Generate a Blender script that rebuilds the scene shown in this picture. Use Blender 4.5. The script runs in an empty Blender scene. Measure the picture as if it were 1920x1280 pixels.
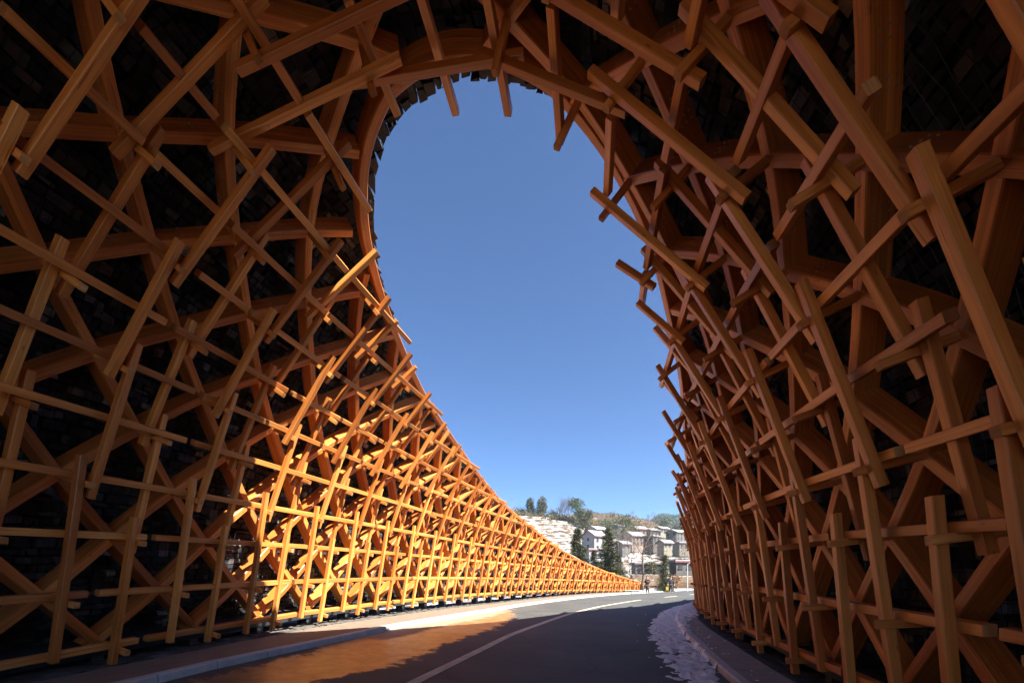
import bpy, bmesh, math, random
import numpy as np
from mathutils import Vector, Matrix
random.seed(7); np.random.seed(7)
scene = bpy.context.scene
COL = scene.collection
R = math.radians

# ------------------------------------------------------------------ the curved axis of the tunnel and its section
AX=[-2.257,-2.139,-1.990,-1.811,-1.601,-1.359,-1.085,-0.778,-0.436,-0.060,0.351,0.800,1.285,1.808,2.367,2.962,3.592,4.257,4.954,5.682,6.441,7.228,8.041,8.880,9.741,10.623,11.522,12.437,13.364,14.302,15.250,16.206,17.168,18.138,19.112,20.090,21.072,22.057,23.046,24.038,25.033,26.031,27.031,28.033,29.038,30.045,31.054]
AY=[-5.699,-3.928,-2.159,-0.392,1.370,3.129,4.883,6.632,8.374,10.109,11.836,13.553,15.261,16.958,18.642,20.315,21.974,23.621,25.253,26.872,28.477,30.069,31.647,33.211,34.764,36.305,37.835,39.357,40.871,42.378,43.879,45.375,46.867,48.354,49.838,51.320,52.799,54.275,55.750,57.222,58.692,60.161,61.628,63.093,64.557,66.019,67.479]
AH=[0.0579,0.0751,0.0923,0.1097,0.1276,0.1458,0.1645,0.1836,0.2033,0.2236,0.2447,0.2661,0.2878,0.3096,0.3313,0.3525,0.3733,0.3937,0.4134,0.4323,0.4504,0.4677,0.4842,0.4996,0.5134,0.5257,0.5365,0.5457,0.5534,0.5600,0.5659,0.5710,0.5755,0.5792,0.5823,0.5849,0.5873,0.5897,0.5919,0.5939,0.5958,0.5976,0.5992,0.6008,0.6023,0.6038,0.6054]
AG=[-0.446,-0.446,-0.446,-0.364,-0.282,-0.200,-0.118,-0.035,0.007,0.049,0.091,0.098,0.105,0.112,0.097,0.081,0.066,0.051,0.021,-0.008,-0.038,-0.067,-0.097,-0.138,-0.180,-0.221,-0.263,-0.304,-0.346,-0.401,-0.456,-0.510,-0.565,-0.620,-0.675,-0.736,-0.796,-0.857,-0.918,-0.978,-1.039,-1.100,-1.161,-1.161,-1.161,-1.161,-1.161]
SS=[-6.644,-6.426,-6.302,-6.095,-5.759,-5.399,-4.949,-4.384,-3.787,-3.100,-2.158,-1.051,-0.019,0.921,1.796,2.572,3.287,3.959,4.453,4.883,5.240,5.508,5.664,5.747,5.815]
SZ=[0.447,1.316,2.263,3.212,4.138,5.000,5.751,6.505,7.195,7.862,8.375,8.766,8.847,8.688,8.389,7.846,7.183,6.423,5.596,4.769,3.888,2.965,2.112,1.170,0.210]
PITCH=1.7753
CAMZ=1.6; FPX=826.56; CXP=954.26; YHP=1077.0

class Spline:                                     # natural cubic spline on evenly spaced knots
    def __init__(s,y,x0=0.0,h=1.0):
        y=np.array(y,float); n=len(y); A=np.zeros((n,n)); b=np.zeros(n); A[0,0]=A[-1,-1]=1
        for i in range(1,n-1):
            A[i,i-1]=1;A[i,i]=4;A[i,i+1]=1;b[i]=6*(y[i+1]-2*y[i]+y[i-1])
        s.m=np.linalg.solve(A,b); s.y=y; s.x0=x0; s.h=h; s.n=n
    def __call__(s,x):
        t=(np.asarray(x,float)-s.x0)/s.h
        i=np.clip(np.floor(t).astype(int),0,s.n-2); q=t-i; lo=t<0; hi=t>s.n-1
        q=np.where(lo,0,np.where(hi,1,q)); p=1-q
        v=s.m[i]*(p**3-p)/6+s.m[i+1]*(q**3-q)/6+s.y[i]*p+s.y[i+1]*q
        d0=s.y[1]-s.y[0]-s.m[1]/6-s.m[0]/3; d1=s.y[-1]-s.y[-2]+s.m[-2]/6+s.m[-1]/3
        return np.where(lo,s.y[0]+d0*t,np.where(hi,s.y[-1]+d1*(t-(s.n-1)),v))
fAX,fAY,fAH,fAG=Spline(AX,-6),Spline(AY,-6),Spline(AH,-6),Spline(AG,-6)
fS,fZ=Spline(SS),Spline(SZ)
def frame(u):
    u=np.asarray(u,float); c=np.clip(u,-6,40); a=fAH(c); e=np.where(u<-6,u+6,np.where(u>40,u-40,0.))*PITCH
    return fAX(c)+np.sin(a)*e, fAY(c)+np.cos(a)*e, a
def pt(u,r,w=0.0):
    """point of the vault: u along the road (lattice units), r round the arch (0 left foot .. 24 right foot), w metres inward"""
    u,r,w=np.broadcast_arrays(np.asarray(u,float),np.asarray(r,float),np.asarray(w,float))
    X,Y,a=frame(u); s,z=fS(r),fZ(r); h=.02
    ts,tz=fS(r+h)-fS(r-h),fZ(r+h)-fZ(r-h); l=np.hypot(ts,tz); ts,tz=ts/l,tz/l
    s=s+tz*w; z=z-ts*w
    return np.stack([X+s*np.cos(a),Y-s*np.sin(a),z+fAG(np.clip(u,-6,36))],-1)
def road_pt(u,s,z=0.0):
    X,Y,a=frame(u); u,s=np.broadcast_arrays(np.asarray(u,float),np.asarray(s,float))
    return np.stack([X+s*np.cos(a),Y-s*np.sin(a),level(u,s)+z],-1)
gu=[-6,0,2,4,6,9,12,15,18,22,26,33,40,60]; gz=[-.12,-.12,-.1,-.05,-.09,-.12,-.17,-.2,-.22,-.27,-.4,-.62,-.8,-1.1]
def level(u,s): return np.interp(u,gu,gz)+np.interp(u,[-6,2,8,12,40],[-.024,-.024,-.012,0,0])*s
def at(px,py,D):                                  # point seen at pixel (px,py) of the 1920 wide photo, D metres ahead
    return Vector(((px-CXP)/FPX*D, D, CAMZ-(py-YHP)/FPX*D))
# rim of the vault: how far ahead (u) each r reaches, on the inner face
RIM_R=[-2,0,1.15,1.96,2.8,3.8,4.91,5.85,6.81,7.63,8.22,8.68,9.13,9.47,9.78,10.06,10.34,10.62,11.03,11.56,12.1,12.91,13.54,13.99,14.56,15.2,15.74,16.17,16.81,17.38,17.8,18.45,19.19,20.1,21,22,23,24,26]
RIM_U=[33.4,33,32.3,26.0,21.4,17.5,14.2,11.3,8.73,6.6,5.0,4.06,3.14,2.52,2.02,1.68,1.4,1.21,1.0,.9,.87,.92,1.07,1.27,1.53,1.9,2.3,2.86,3.75,4.65,5.55,6.85,9.0,10.6,12,14.5,18,21,21.4]
def rim(r): return np.interp(r,RIM_R,RIM_U)

# ------------------------------------------------------------------ mesh buffer
class MB:
    def __init__(s): s.v=[]; s.f=[]; s.uv=[]; s.t=[]; s.m=[]
    def add(s,verts,faces,uvs=None,tint=.5,mat=0):
        o=len(s.v); s.v.extend([tuple(map(float,p)) for p in verts])
        for k,f in enumerate(faces):
            s.f.append([o+i for i in f]); s.uv.append(uvs[k] if uvs else [(0,0)]*len(f)); s.t.append(tint)
            s.m.append(mat if isinstance(mat,int) else mat[k])
    def build(s,name,mats,parent=None,smooth=False,uv=True):
        me=bpy.data.meshes.new(name); me.from_pydata(s.v,[],s.f); 
        if not isinstance(mats,(list,tuple)): mats=[mats]
        for m in mats: me.materials.append(m)
        n=len(me.polygons)
        if n:
            me.polygons.foreach_set('material_index',np.array(s.m,dtype=np.int32))
            if uv:
                L=me.uv_layers.new(name='UVMap'); L.data.foreach_set('uv',np.array([c for q in s.uv for c in q],dtype=np.float32).ravel())
            A=me.attributes.new('tint','FLOAT','FACE'); A.data.foreach_set('value',np.array(s.t,dtype=np.float32))
            if smooth: me.polygons.foreach_set('use_smooth',np.ones(n,dtype=bool))
        me.update()
        o=bpy.data.objects.new(name,me); COL.objects.link(o)
        if parent is not None: o.parent=parent; o.matrix_parent_inverse=parent.matrix_basis.inverted()
        return o
    def box(s,c,x,y,z,tint=.5,mat=0):              # centre and three half-axis vectors
        c,x,y,z=map(np.array,(c,x,y,z)); P=[c+a*x+b*y+e*z for a in(-1,1) for b in(-1,1) for e in(-1,1)]
        F=[(0,1,3,2),(4,6,7,5),(0,4,5,1),(2,3,7,6),(0,2,6,4),(1,5,7,3)]
        lx,ly,lz=[2*np.linalg.norm(q) for q in (x,y,z)]
        U=[[(0,0),(0,lz),(ly,lz),(ly,0)],[(0,0),(ly,0),(ly,lz),(0,lz)],[(0,0),(lx,0),(lx,lz),(0,lz)],[(0,0),(0,lz),(lx,lz),(lx,0)],[(0,0),(0,ly),(lx,ly),(lx,0)],[(0,0),(lx,0),(lx,ly),(0,ly)]]
        s.add(P,F,U,tint,mat)
    def bar(s,a,b,n,wd,ht,tint=.5,ch=.007):        # squared timber from a to b, n = its inward normal, wd across, ht along n
        a,b,n=map(np.array,(a,b,n)); t=b-a; L=np.linalg.norm(t); t=t/L; n=n-t*np.dot(n,t); n/=np.linalg.norm(n); x=np.cross(t,n)
        h,k=wd/2,ht/2
        sec=[(-h,-k+ch),(-h+ch,-k),(h-ch,-k),(h,-k+ch),(h,k-ch),(h-ch,k),(-h+ch,k),(-h,k-ch)]
        per=[0]
        for i in range(8):
            p,q=sec[i],sec[(i+1)%8]; per.append(per[-1]+math.hypot(q[0]-p[0],q[1]-p[1]))
        V=[a+x*p+n*q for p,q in sec]+[b+x*p+n*q for p,q in sec]
        o=random.uniform(0,50)
        F=[];U=[]
        for i in range(8):
            j=(i+1)%8; F.append((i,j,8+j,8+i)); U.append([(o,o+per[i]),(o,o+per[i+1]),(o+L,o+per[i+1]),(o+L,o+per[i])])
        F.append(tuple(range(7,-1,-1)));U.append([(o+p,o+q) for p,q in sec[::-1]])
        F.append(tuple(range(8,16)));U.append([(o+p,o+q) for p,q in sec])
        s.add(V,F,U,tint,[0]*8+[1,1])
    def tube(s,pts,rad,k=6,tint=.5,mat=0):
        pts=[np.array(p,float) for p in pts]; n=len(pts); rings=[]
        up=np.array([.13,.21,1.])
        for i in range(n):
            t=pts[min(i+1,n-1)]-pts[max(i-1,0)]; t/=np.linalg.norm(t)+1e-9
            x=np.cross(t,up if abs(t[2])<.95 else np.array([1.,.1,0])); x/=np.linalg.norm(x); y=np.cross(t,x)
            rr=rad[i] if hasattr(rad,'__len__') else rad
            rings.append([pts[i]+rr*(math.cos(2*math.pi*j/k)*x+math.sin(2*math.pi*j/k)*y) for j in range(k)])
        V=[p for r_ in rings for p in r_]
        F=[(i*k+j,i*k+(j+1)%k,(i+1)*k+(j+1)%k,(i+1)*k+j) for i in range(n-1) for j in range(k)]
        F+= [tuple(range(k-1,-1,-1)),tuple(range((n-1)*k,n*k))]
        s.add(V,F,None,tint,mat)
def tag(o,label=None,cat=None,group=None,kind=None):
    if label: o['label']=label
    if cat: o['category']=cat
    if group: o['group']=group
    if kind: o['kind']=kind
    return o
def empty(name,loc=(0,0,0)):
    o=bpy.data.objects.new(name,None); o.empty_display_size=.3; o.location=loc; COL.objects.link(o); return o

# ------------------------------------------------------------------ materials
def new_mat(name):
    m=bpy.data.materials.new(name); m.use_nodes=True; nt=m.node_tree
    return m,nt,nt.nodes['Principled BSDF']
def N(nt,typ,**kw):
    n=nt.nodes.new(typ)
    for k,v in kw.items():
        if k.startswith('i_'): n.inputs[k[2:].replace('_',' ')].default_value=v
        else: setattr(n,k,v)
    return n
def ramp(nt,stops):
    n=nt.nodes.new('ShaderNodeValToRGB'); e=n.color_ramp.elements
    while len(e)<len(stops): e.new(.5)
    for i,(p,c) in enumerate(stops): e[i].position=p; e[i].color=(*c,1)
    return n
def mixc(nt,f,a,b,mode='MIX'):
    n=nt.nodes.new('ShaderNodeMix'); n.data_type='RGBA'; n.blend_type=mode
    for s,v in ((0,f),(6,a),(7,b)):
        if hasattr(v,'is_linked') or hasattr(v,'node'): nt.links.new(v,n.inputs[s])
        elif s==0: n.inputs[0].default_value=v
        else: n.inputs[s].default_value=(*v,1)
    return n.outputs[2]
def mapped(nt,src,scale,rot=(0,0,0)):
    tc=nt.nodes.new('ShaderNodeTexCoord'); mp=nt.nodes.new('ShaderNodeMapping'); mp.inputs['Scale'].default_value=scale; mp.inputs['Rotation'].default_value=rot
    nt.links.new(tc.outputs[src],mp.inputs[0]); return mp.outputs[0]
def noise(nt,vec,scale,detail=4,rough=.55):
    n=nt.nodes.new('ShaderNodeTexNoise'); n.inputs['Scale'].default_value=scale; n.inputs['Detail'].default_value=detail; n.inputs['Roughness'].default_value=rough
    if vec is not None: nt.links.new(vec,n.inputs['Vector'])
    return n.outputs['Fac']
def bump(nt,b,h,strength=.2,dist=.02):
    n=nt.nodes.new('ShaderNodeBump'); n.inputs['Strength'].default_value=strength; n.inputs['Distance'].default_value=dist
    nt.links.new(h,n.inputs['Height']); nt.links.new(n.outputs[0],b.inputs['Normal'])
def attr(nt,name):
    n=nt.nodes.new('ShaderNodeAttribute'); n.attribute_name=name; return n

def wood(name,light,dark,end=False,lam=.0):
    m,nt,b=new_mat(name)
    v=mapped(nt,'UV',(.45,16,1)); g=noise(nt,v,1.0,5,.6)
    v2=mapped(nt,'UV',(.9,55,1)); g2=noise(nt,v2,1.0,3,.6)
    v3=mapped(nt,'UV',(.5,.9,1)); g3=noise(nt,v3,1.4,2,.5)
    c=ramp(nt,[(.33,dark),(.5,tuple((a+d)/2 for a,d in zip(light,dark))),(.66,light)]); nt.links.new(g,c.inputs[0])
    c2=ramp(nt,[(.3,(.72,.70,.68)),(.55,(1,1,1))]); nt.links.new(g2,c2.inputs[0])
    col=mixc(nt,.6,c.outputs[0],c2.outputs[0],'MULTIPLY')
    c3=ramp(nt,[(.3,(.78,.76,.74)),(.7,(1.12,1.1,1.08))]); nt.links.new(g3,c3.inputs[0])
    col=mixc(nt,.8,col,c3.outputs[0],'MULTIPLY')
    t=attr(nt,'tint'); tr=ramp(nt,[(0,(.54,.42,.34)),(.3,(.82,.74,.66)),(.7,(1.0,1.0,1.0)),(1,(1.16,1.30,1.38))]); nt.links.new(t.outputs['Fac'],tr.inputs[0])
    col=mixc(nt,1.0,col,tr.outputs[0],'MULTIPLY')
    vo=nt.nodes.new('ShaderNodeTexVoronoi'); vo.inputs['Scale'].default_value=1.0; nt.links.new(mapped(nt,'UV',(2.0,5.0,1)),vo.inputs['Vector'])
    kr=ramp(nt,[(.03,(.35,.28,.24)),(.09,(1,1,1))]); nt.links.new(vo.outputs['Distance'],kr.inputs[0])
    col=mixc(nt,.8,col,kr.outputs[0],'MULTIPLY')
    if lam:
        bk=nt.nodes.new('ShaderNodeTexBrick'); bk.inputs['Scale'].default_value=1.0; bk.inputs['Brick Width'].default_value=1.35; bk.inputs['Row Height'].default_value=lam; bk.inputs['Mortar Size'].default_value=.0016; bk.inputs['Mortar Smooth'].default_value=.3
        bk.inputs['Color1'].default_value=(.80,.77,.74,1); bk.inputs['Color2'].default_value=(1.12,1.12,1.12,1); bk.inputs['Mortar'].default_value=(.45,.40,.36,1); bk.offset=.37
        nt.links.new(mapped(nt,'UV',(1,1,1)),bk.inputs['Vector']); col=mixc(nt,.85,col,bk.outputs['Color'],'MULTIPLY')
    # long drying checks
    ck=noise(nt,mapped(nt,'UV',(.7,22,1)),1.6,2,.5); cr=ramp(nt,[(.30,(.30,.24,.2)),(.335,(1,1,1))]); nt.links.new(ck,cr.inputs[0]); col=mixc(nt,.75,col,cr.outputs[0],'MULTIPLY')
    # weathering: a few members and patches gone greyer
    wv=noise(nt,mapped(nt,'Object',(1,1,1)),.55,4,.6); wr=ramp(nt,[(.46,(0,0,0)),(.75,(.38,.38,.38))]); nt.links.new(wv,wr.inputs[0]); col=mixc(nt,wr.outputs[0],col,(.42,.225,.09))
    nt.links.new(col,b.inputs['Base Color']); b.inputs['Roughness'].default_value=.40 if not end else .8
    b.inputs['Specular IOR Level'].default_value=.5 if not end else .2
    bump(nt,b,g2,.15,.004)
    return m
M_WOOD=wood('honey_timber',(.86,.365,.088),(.56,.185,.036))
M_DEEP=wood('deep_timber',(.82,.31,.07),(.56,.17,.033),lam=.04)
M_END=wood('end_grain',(.62,.33,.13),(.42,.20,.07),True)
def plain(name,col,rough=.6,metal=0.,var=.15,scale=6.,spec=.4):
    m,nt,b=new_mat(name); g=noise(nt,mapped(nt,'Object',(1,1,1)),scale,5,.6)
    r_=ramp(nt,[(.3,tuple(c*(1-var) for c in col)),(.7,tuple(min(1,c*(1+var)) for c in col))]); nt.links.new(g,r_.inputs[0])
    nt.links.new(r_.outputs[0],b.inputs['Base Color']); b.inputs['Roughness'].default_value=rough; b.inputs['Metallic'].default_value=metal; b.inputs['Specular IOR Level'].default_value=spec
    return m
M_STEEL=plain('dark_painted_steel',(.035,.038,.045),.45,.0,.3,9)
M_BOLT=plain('galvanised_bolt',(.36,.31,.25),.45,0,.1)
M_WIRE=plain('black_wire',(.02,.02,.022),.5,.3)
M_STRIP=plain('pale_flashing',(.45,.42,.40),.5)
M_SNOW=None
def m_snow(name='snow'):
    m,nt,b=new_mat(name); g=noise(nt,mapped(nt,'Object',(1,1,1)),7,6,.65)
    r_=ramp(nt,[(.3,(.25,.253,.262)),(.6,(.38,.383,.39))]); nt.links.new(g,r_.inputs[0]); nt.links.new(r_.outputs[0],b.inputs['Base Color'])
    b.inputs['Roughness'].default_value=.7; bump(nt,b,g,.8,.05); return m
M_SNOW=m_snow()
def m_stone():
    m,nt,b=new_mat('dark_slate_stone')
    t=attr(nt,'tint'); r_=ramp(nt,[(0,(.014,.015,.018)),(.5,(.038,.040,.046)),(.80,(.13,.131,.135)),(1,(.40,.395,.385))]); nt.links.new(t.outputs['Fac'],r_.inputs[0])
    g=noise(nt,mapped(nt,'Object',(1,1,1)),9,6,.7); g2=ramp(nt,[(.3,(.55,.55,.56)),(.65,(1.2,1.18,1.15))]); nt.links.new(g,g2.inputs[0])
    nt.links.new(mixc(nt,.9,r_.outputs[0],g2.outputs[0],'MULTIPLY'),b.inputs['Base Color']); b.inputs['Roughness'].default_value=.75
    bump(nt,b,g,.6,.03); return m
M_STONE=m_stone()
M_BACK=plain('dark_backing',(.02,.02,.021),.9)

# ================================================================== THE TIMBER TUNNEL
UB=-5.6                                            # lattice ends this far behind the camera, cut short to let light in
tunnel=empty('timber_tunnel',tuple(road_pt(4,0)))
tag(tunnel,'honey coloured timber lattice tunnel arching over the curved road, dark stone cladding behind it','tunnel')
def proj(p):
    return (CXP+FPX*p[0]/p[1], YHP-FPX*(p[2]-CAMZ)/p[1]) if p[1]>.3 else None
def apparent(a,b,wd):                              # how large a member shows in the photograph
    tot=0; q0=None
    for k in range(9):
        p=a+(b-a)*k/8
        q=proj(p)
        if q and -30<q[0]<1950 and -30<q[1]<1310:
            if q0: tot+=math.hypot(q[0]-q0[0],q[1]-q0[1])*wd*FPX/p[1]
            q0=q
        else: q0=None
    return tot
def emit(name,items,mats,stuff_label=None):
    """items: (score, MB). the 100 that show largest become parts, the rest one part"""
    items.sort(key=lambda t:-t[0]); n=0
    for sc,mb in items[:100]:
        mb.build(name,mats,tunnel); n+=1
    if len(items)>100:
        big=MB()
        for sc,mb in items[100:]:
            o=len(big.v); big.v+=mb.v; big.f+=[[i+o for i in f] for f in mb.f]; big.uv+=mb.uv; big.t+=mb.t; big.m+=mb.m
        tag(big.build(name,mats,tunnel),kind='stuff')
WM=[M_WOOD,M_END]; DM=[M_DEEP,M_END]

# ---- diagonal glulam beams, two crossing families
def sweep(mb,C,Nn,half,depth,w0,tint,mat=0):
    """C centre points on the inner face, Nn inward normals"""
    C=np.array(C);Nn=np.array(Nn);T=np.gradient(C,axis=0);T/=np.linalg.norm(T,axis=1)[:,None]
    B=np.cross(T,Nn);B/=np.linalg.norm(B,axis=1)[:,None]
    ch=.012; sec=[(-half,-depth),(-half,w0-ch),(-half+ch,w0),(half-ch,w0),(half,w0-ch),(half,-depth)]
    L=np.concatenate([[0],np.cumsum(np.linalg.norm(np.diff(C,axis=0),axis=1))]); o=random.uniform(0,50)
    V=[];n=len(C)
    for i in range(n): V+=[C[i]+B[i]*p+Nn[i]*q for p,q in sec]
    F=[];U=[];yo=[0,depth,depth+.015,depth+2*half,depth+2*half+.015,2*depth+2*half,2*depth+4*half]
    for i in range(n-1):
        for j in range(6):
            k=(j+1)%6; F.append((i*6+j,i*6+k,(i+1)*6+k,(i+1)*6+j)); U.append([(o+L[i],o+yo[j]),(o+L[i],o+yo[j+1]),(o+L[i+1],o+yo[j+1]),(o+L[i+1],o+yo[j])])
    F.append((5,4,3,2,1,0));U.append([(o+p,o+q) for p,q in sec[::-1]])
    e=(n-1)*6; F.append(tuple(range(e,e+6)));U.append([(o+p,o+q) for p,q in sec])
    mats=[mat]*(6*(n-1))+[1,1]
    mb.add(V,F,U,tint,mats)
def normal_at(u,r):
    e=pt(u,r,.5)-pt(u,r,0); return e/np.linalg.norm(e,axis=-1,keepdims=True)
beams=[]
for fam in (0,1):
    for k in range(-40,40):
        r=np.arange(-.15,24.2,.25)
        u=(k-r/2) if fam==0 else (k+r/2)
        ok=(u<=rim(r)-.12)&(u>=UB)
        run=[]
        for i in range(len(r)+1):
            if i<len(r) and ok[i]: run.append(i)
            else:
                if len(run)>=3:
                    C=pt(u[run],r[run],0); Nn=normal_at(u[run],r[run])
                    mb=MB(); sweep(mb,C,Nn,.074,.31,-.004*fam,random.random())
                    sc=sum(apparent(C[a],C[min(a+4,len(C)-1)],.2) for a in range(0,len(C)-1,4))
                    beams.append((sc,mb))
                run=[]
emit('diagonal_beam',beams,DM)

# ---- curved rim beam
rr=np.concatenate([np.linspace(-.2,11,150),np.linspace(11.05,13.2,22),np.linspace(13.3,24.1,120)]); ru=rim(rr)-.13
for _ in range(4): ru[1:-1]=(ru[:-2]+2*ru[1:-1]+ru[2:])/4
mb=MB(); sweep(mb,pt(ru,rr,.012),normal_at(ru,rr),.08,.36,0,.55); mb.build('rim_beam',DM,tunnel)

# ---- nodes
nodes=[(r,(k if r%2==0 else k+.5)) for r in range(25) for k in range(-8,40)]
nodes=[(r,u) for r,u in nodes if UB+.3<=u<=rim(r)+.05]
nodeset=set(nodes)
def vdir(u,r):
    e=pt(u,r+.05)-pt(u,r-.05); return e/np.linalg.norm(e)

# ---- support pegs standing out of every crossing
pegs=[]
for r,u in nodes:
    n=normal_at(u,r); a=pt(u,r,-.04); ln=.66+random.uniform(-.02,.03)
    mb=MB(); b=a+n*(ln+.04); mb.bar(a,b,vdir(u,r),.088,.092,random.random()); pegs.append((apparent(a,b,.1),mb))
emit('support_peg',pegs,WM)

# ---- upright posts: each spans two crossings, beside the pegs, alternately on one side and the other
def side(r0):
    if r0%2==0: return 1 if r0%4==2 else -1
    return (1 if r0%4==3 else -1) if r0<12 else (1 if r0%4==1 else -1)
posts=[]
for r0 in range(0,23):
    for k in range(-8,40):
        uu=k if r0%2==0 else k+.5
        if not (UB+.3<=uu): continue
        left=r0<11; lo,hi=(r0,r0+2) if left else (r0+2,r0)      # lo = the foot-side end
        crown=9<=r0<=13
        if (uu>rim(lo)+.05 and uu>rim(hi)+.05) or (crown and max(uu-rim(lo),uu-rim(hi))>.05): continue
        if r0==14 and uu==1: continue
        front=(r0%2==1) or r0 in (0,10,14,22)
        w=.51 if front else .288
        wa,wb={9:(.14,.5),11:(.35,.35),13:(.39,.50)}.get(r0,(w,w))
        du=side(r0)*.056+random.uniform(-.006,.006)
        A,B=pt(uu+du,r0,wa),pt(uu+du,r0+2,wb); t=(B-A)/2
        oa=.24+random.uniform(-.05,.06); ob=.44+random.uniform(-.06,.06)
        if not left: oa,ob=ob,oa
        if r0 in (10,11,12): oa=ob=.32
        if r0==0: oa=.18+random.uniform(-.03,.05)
        if r0==1: oa=1.06+random.uniform(-.1,.08)
        if r0==22: ob=.2+random.uniform(-.03,.05)
        if r0==21: ob=1.05+random.uniform(-.1,.08)
        a,b=A-t*oa,B+t*ob
        f0,f1=-oa/2,1+ob/2
        # trim where the rim cuts the post
        fs=np.linspace(-oa/2,1+ob/2,40); rs=r0+2*fs; good=uu<=rim(rs)+(.5 if crown else (.06 if uu<6 else -.08-.004*uu))
        if not good.all():
            g=fs[good]
            if len(g)<12: continue
            a,b=A+2*t*g.min(),A+2*t*g.max()
        mb=MB(); mb.bar(a,b,normal_at(uu,r0+1),.104,.106,random.random(),.008); posts.append((apparent(a,b,.15),mb))
emit('upright_post',posts,WM)

# ---- cross rails, lying on the pegs from crossing to crossing
EXPL={0:[-1.2,1.22,3.55],1:[-1.8,.7,3.2,6.75,10.3],2:[-1.3,1.15,3.6,6.4],3:[-2,.48,2.5,5.1],4:[-1,1.3,3.6],5:[-1.4,1.22,3.7],6:[-1.5,.72,2.2,4.4],7:[-1.7,.66,1.25,2.8],8:[-.8,.0,.66,2.02],9:[-1.6,-.4,.22,1.9],
      10:[-1.2,.46,1.5],11:[-1.4,.08,.95],12:[-.9,.14],13:[-1.3,.1],14:[-1.1,.12],15:[-1.2,.14,.66,1.45],16:[-1.,.02,.77,2.],17:[-.85,.38,1.6],18:[-.9,-.55,.48,1.2],19:[-1.5,-.5,.5,1.25,2.6],20:[-.65,-.35,.52,2.1],21:[-.4,.25,1.52,3.2],22:[-1.9,-.36,1.2,3.8],23:[-2.2,-.17,3.2,5.6],24:[-1.4,1.2,2.72,5.2]}
rails=[]
for r in range(25):
    br=list(EXPL[r]); x=br[0]
    while x>UB+2: x-=random.choice([1.7,2.3,2.6]); br.insert(0,x)
    x=br[-1]; mx=rim(r)+.25
    while x<mx: x+=random.choice([2.3,2.6,3.3,3.4]); br.append(x)
    sg=1 if r<12 else (-1 if r>12 else 0)
    for a,b in zip(br[:-1],br[1:]):
        lim=rim(r)-.25 if 11<r<16 else rim(r)+(.03 if r>7 else -.15)
        if 12<=r<=14: lim={12:1.02,13:1.04,14:1.12}[r]
        a2,b2=a+.045,min(b-.045,lim)
        if a2<UB or b2-a2<.45: continue
        rv=r+.11*sg
        # straight pieces, so that the rail follows the bend in long runs
        wr=.22 if 11<=r<=13 else .40; A=pt(a2,rv,wr);B=pt(b2,rv,wr)
        mb=MB(); mb.bar(A,B,normal_at((a2+b2)/2,r),.108,.112,random.random()); rails.append((apparent(A,B,.11),mb))
emit('cross_rail',rails,WM)

# ---- stone cladding behind the timber: courses of slate held by a mesh
mb=MB()
us_=np.arange(-6,36.01,.5); rs_=np.arange(-.6,24.61,.14)
def edge(r): return rim(r)+.25
for i in range(len(rs_)-1):
    r0,r1=rs_[i],rs_[i+1]; e=min(float(edge(r0)),float(edge(r1)))
    ul=[u for u in us_ if u<e-.1]+[e-.02]
    P0=pt(np.array(ul),r0,-.56);P1=pt(np.array(ul),r1,-.56);Q0=pt(np.array(ul),r0,-.74);Q1=pt(np.array(ul),r1,-.74)
    n=len(ul)
    mb.add(list(P0)+list(P1),[(k,k+1,n+k+1,n+k) for k in range(n-1)],None,.1)
    mb.add(list(Q0)+list(Q1),[(k,n+k,n+k+1,k+1) for k in range(n-1)],None,.1)
    mb.add([P0[-1],P1[-1],Q1[-1],Q0[-1]],[(0,1,2,3)],None,.1)
clad=mb.build('stone_cladding',[M_BACK],tunnel,uv=False)
mb=MB(); rng=np.random.default_rng(3)
r=-.45
while r<24.4:
    dr=rng.uniform(.08,.19); rm=r+dr/2; e=float(edge(rm))
    u=(-4.2 if 1<rm<23 else -4.2)+rng.uniform(0,.2)
    if rm>9 and rm<15: u=-2.2+rng.uniform(0,.2)
    L=[]
    while u<e+rng.uniform(-.012,.0):
        far=max(0,u-12); du=rng.uniform(.05,.17)*(1+far*.05); L.append((u,min(u+du,e+.02*math.sin(rm*5.1)+rng.uniform(.0,.018)))); u+=du
    if L:
        L=np.array(L); g=.007; n=len(L)
        w=-.42+rng.uniform(-.045,.03,n); j=lambda s:rng.uniform(-s,s,n)
        fr_=[]; L_hi=L[:,1]-g
        for (uu,rr_) in ((L[:,0]+g,np.full(n,r+.012)),(L_hi,np.full(n,r+.012)),(L_hi,np.full(n,r+dr-.012)),(L[:,0]+g,np.full(n,r+dr-.012))):
            uj,rj=uu+j(.01),rr_+j(.02)
            uj[-1]=min(uj[-1],float(edge(rr_[-1]))+rng.uniform(0,.02)) if uj[-1]<e-.12 else (float(edge(rr_[-1]))+.02*math.sin(rm*5.1)+rng.uniform(-.008,.012) if uu is L_hi else uj[-1]); fr_.append((pt(uj,rj,w+j(.012)),pt(uj,rj,np.full(n,-.60))))
        tt=np.clip(rng.beta(1.6,2.2,n)+(rng.random(n)<.02)*.3,0,1); tt=np.where(L[:,1]>e-.5,tt*.12,tt)  # stones near the rim coloured darker to cancel the sky light on them
        for k in range(n):
            V=[fr_[c][0][k] for c in range(4)]+[fr_[c][1][k] for c in range(4)]
            mb.add(V,[(3,2,1,0),(0,1,5,4),(1,2,6,5),(2,3,7,6),(3,0,4,7),(4,5,6,7)],None,float(tt[k]))
    r+=dr
st=mb.build('cladding_stone',[M_STONE],None,uv=False); st.parent=clad; tag(st,kind='stuff')

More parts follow.
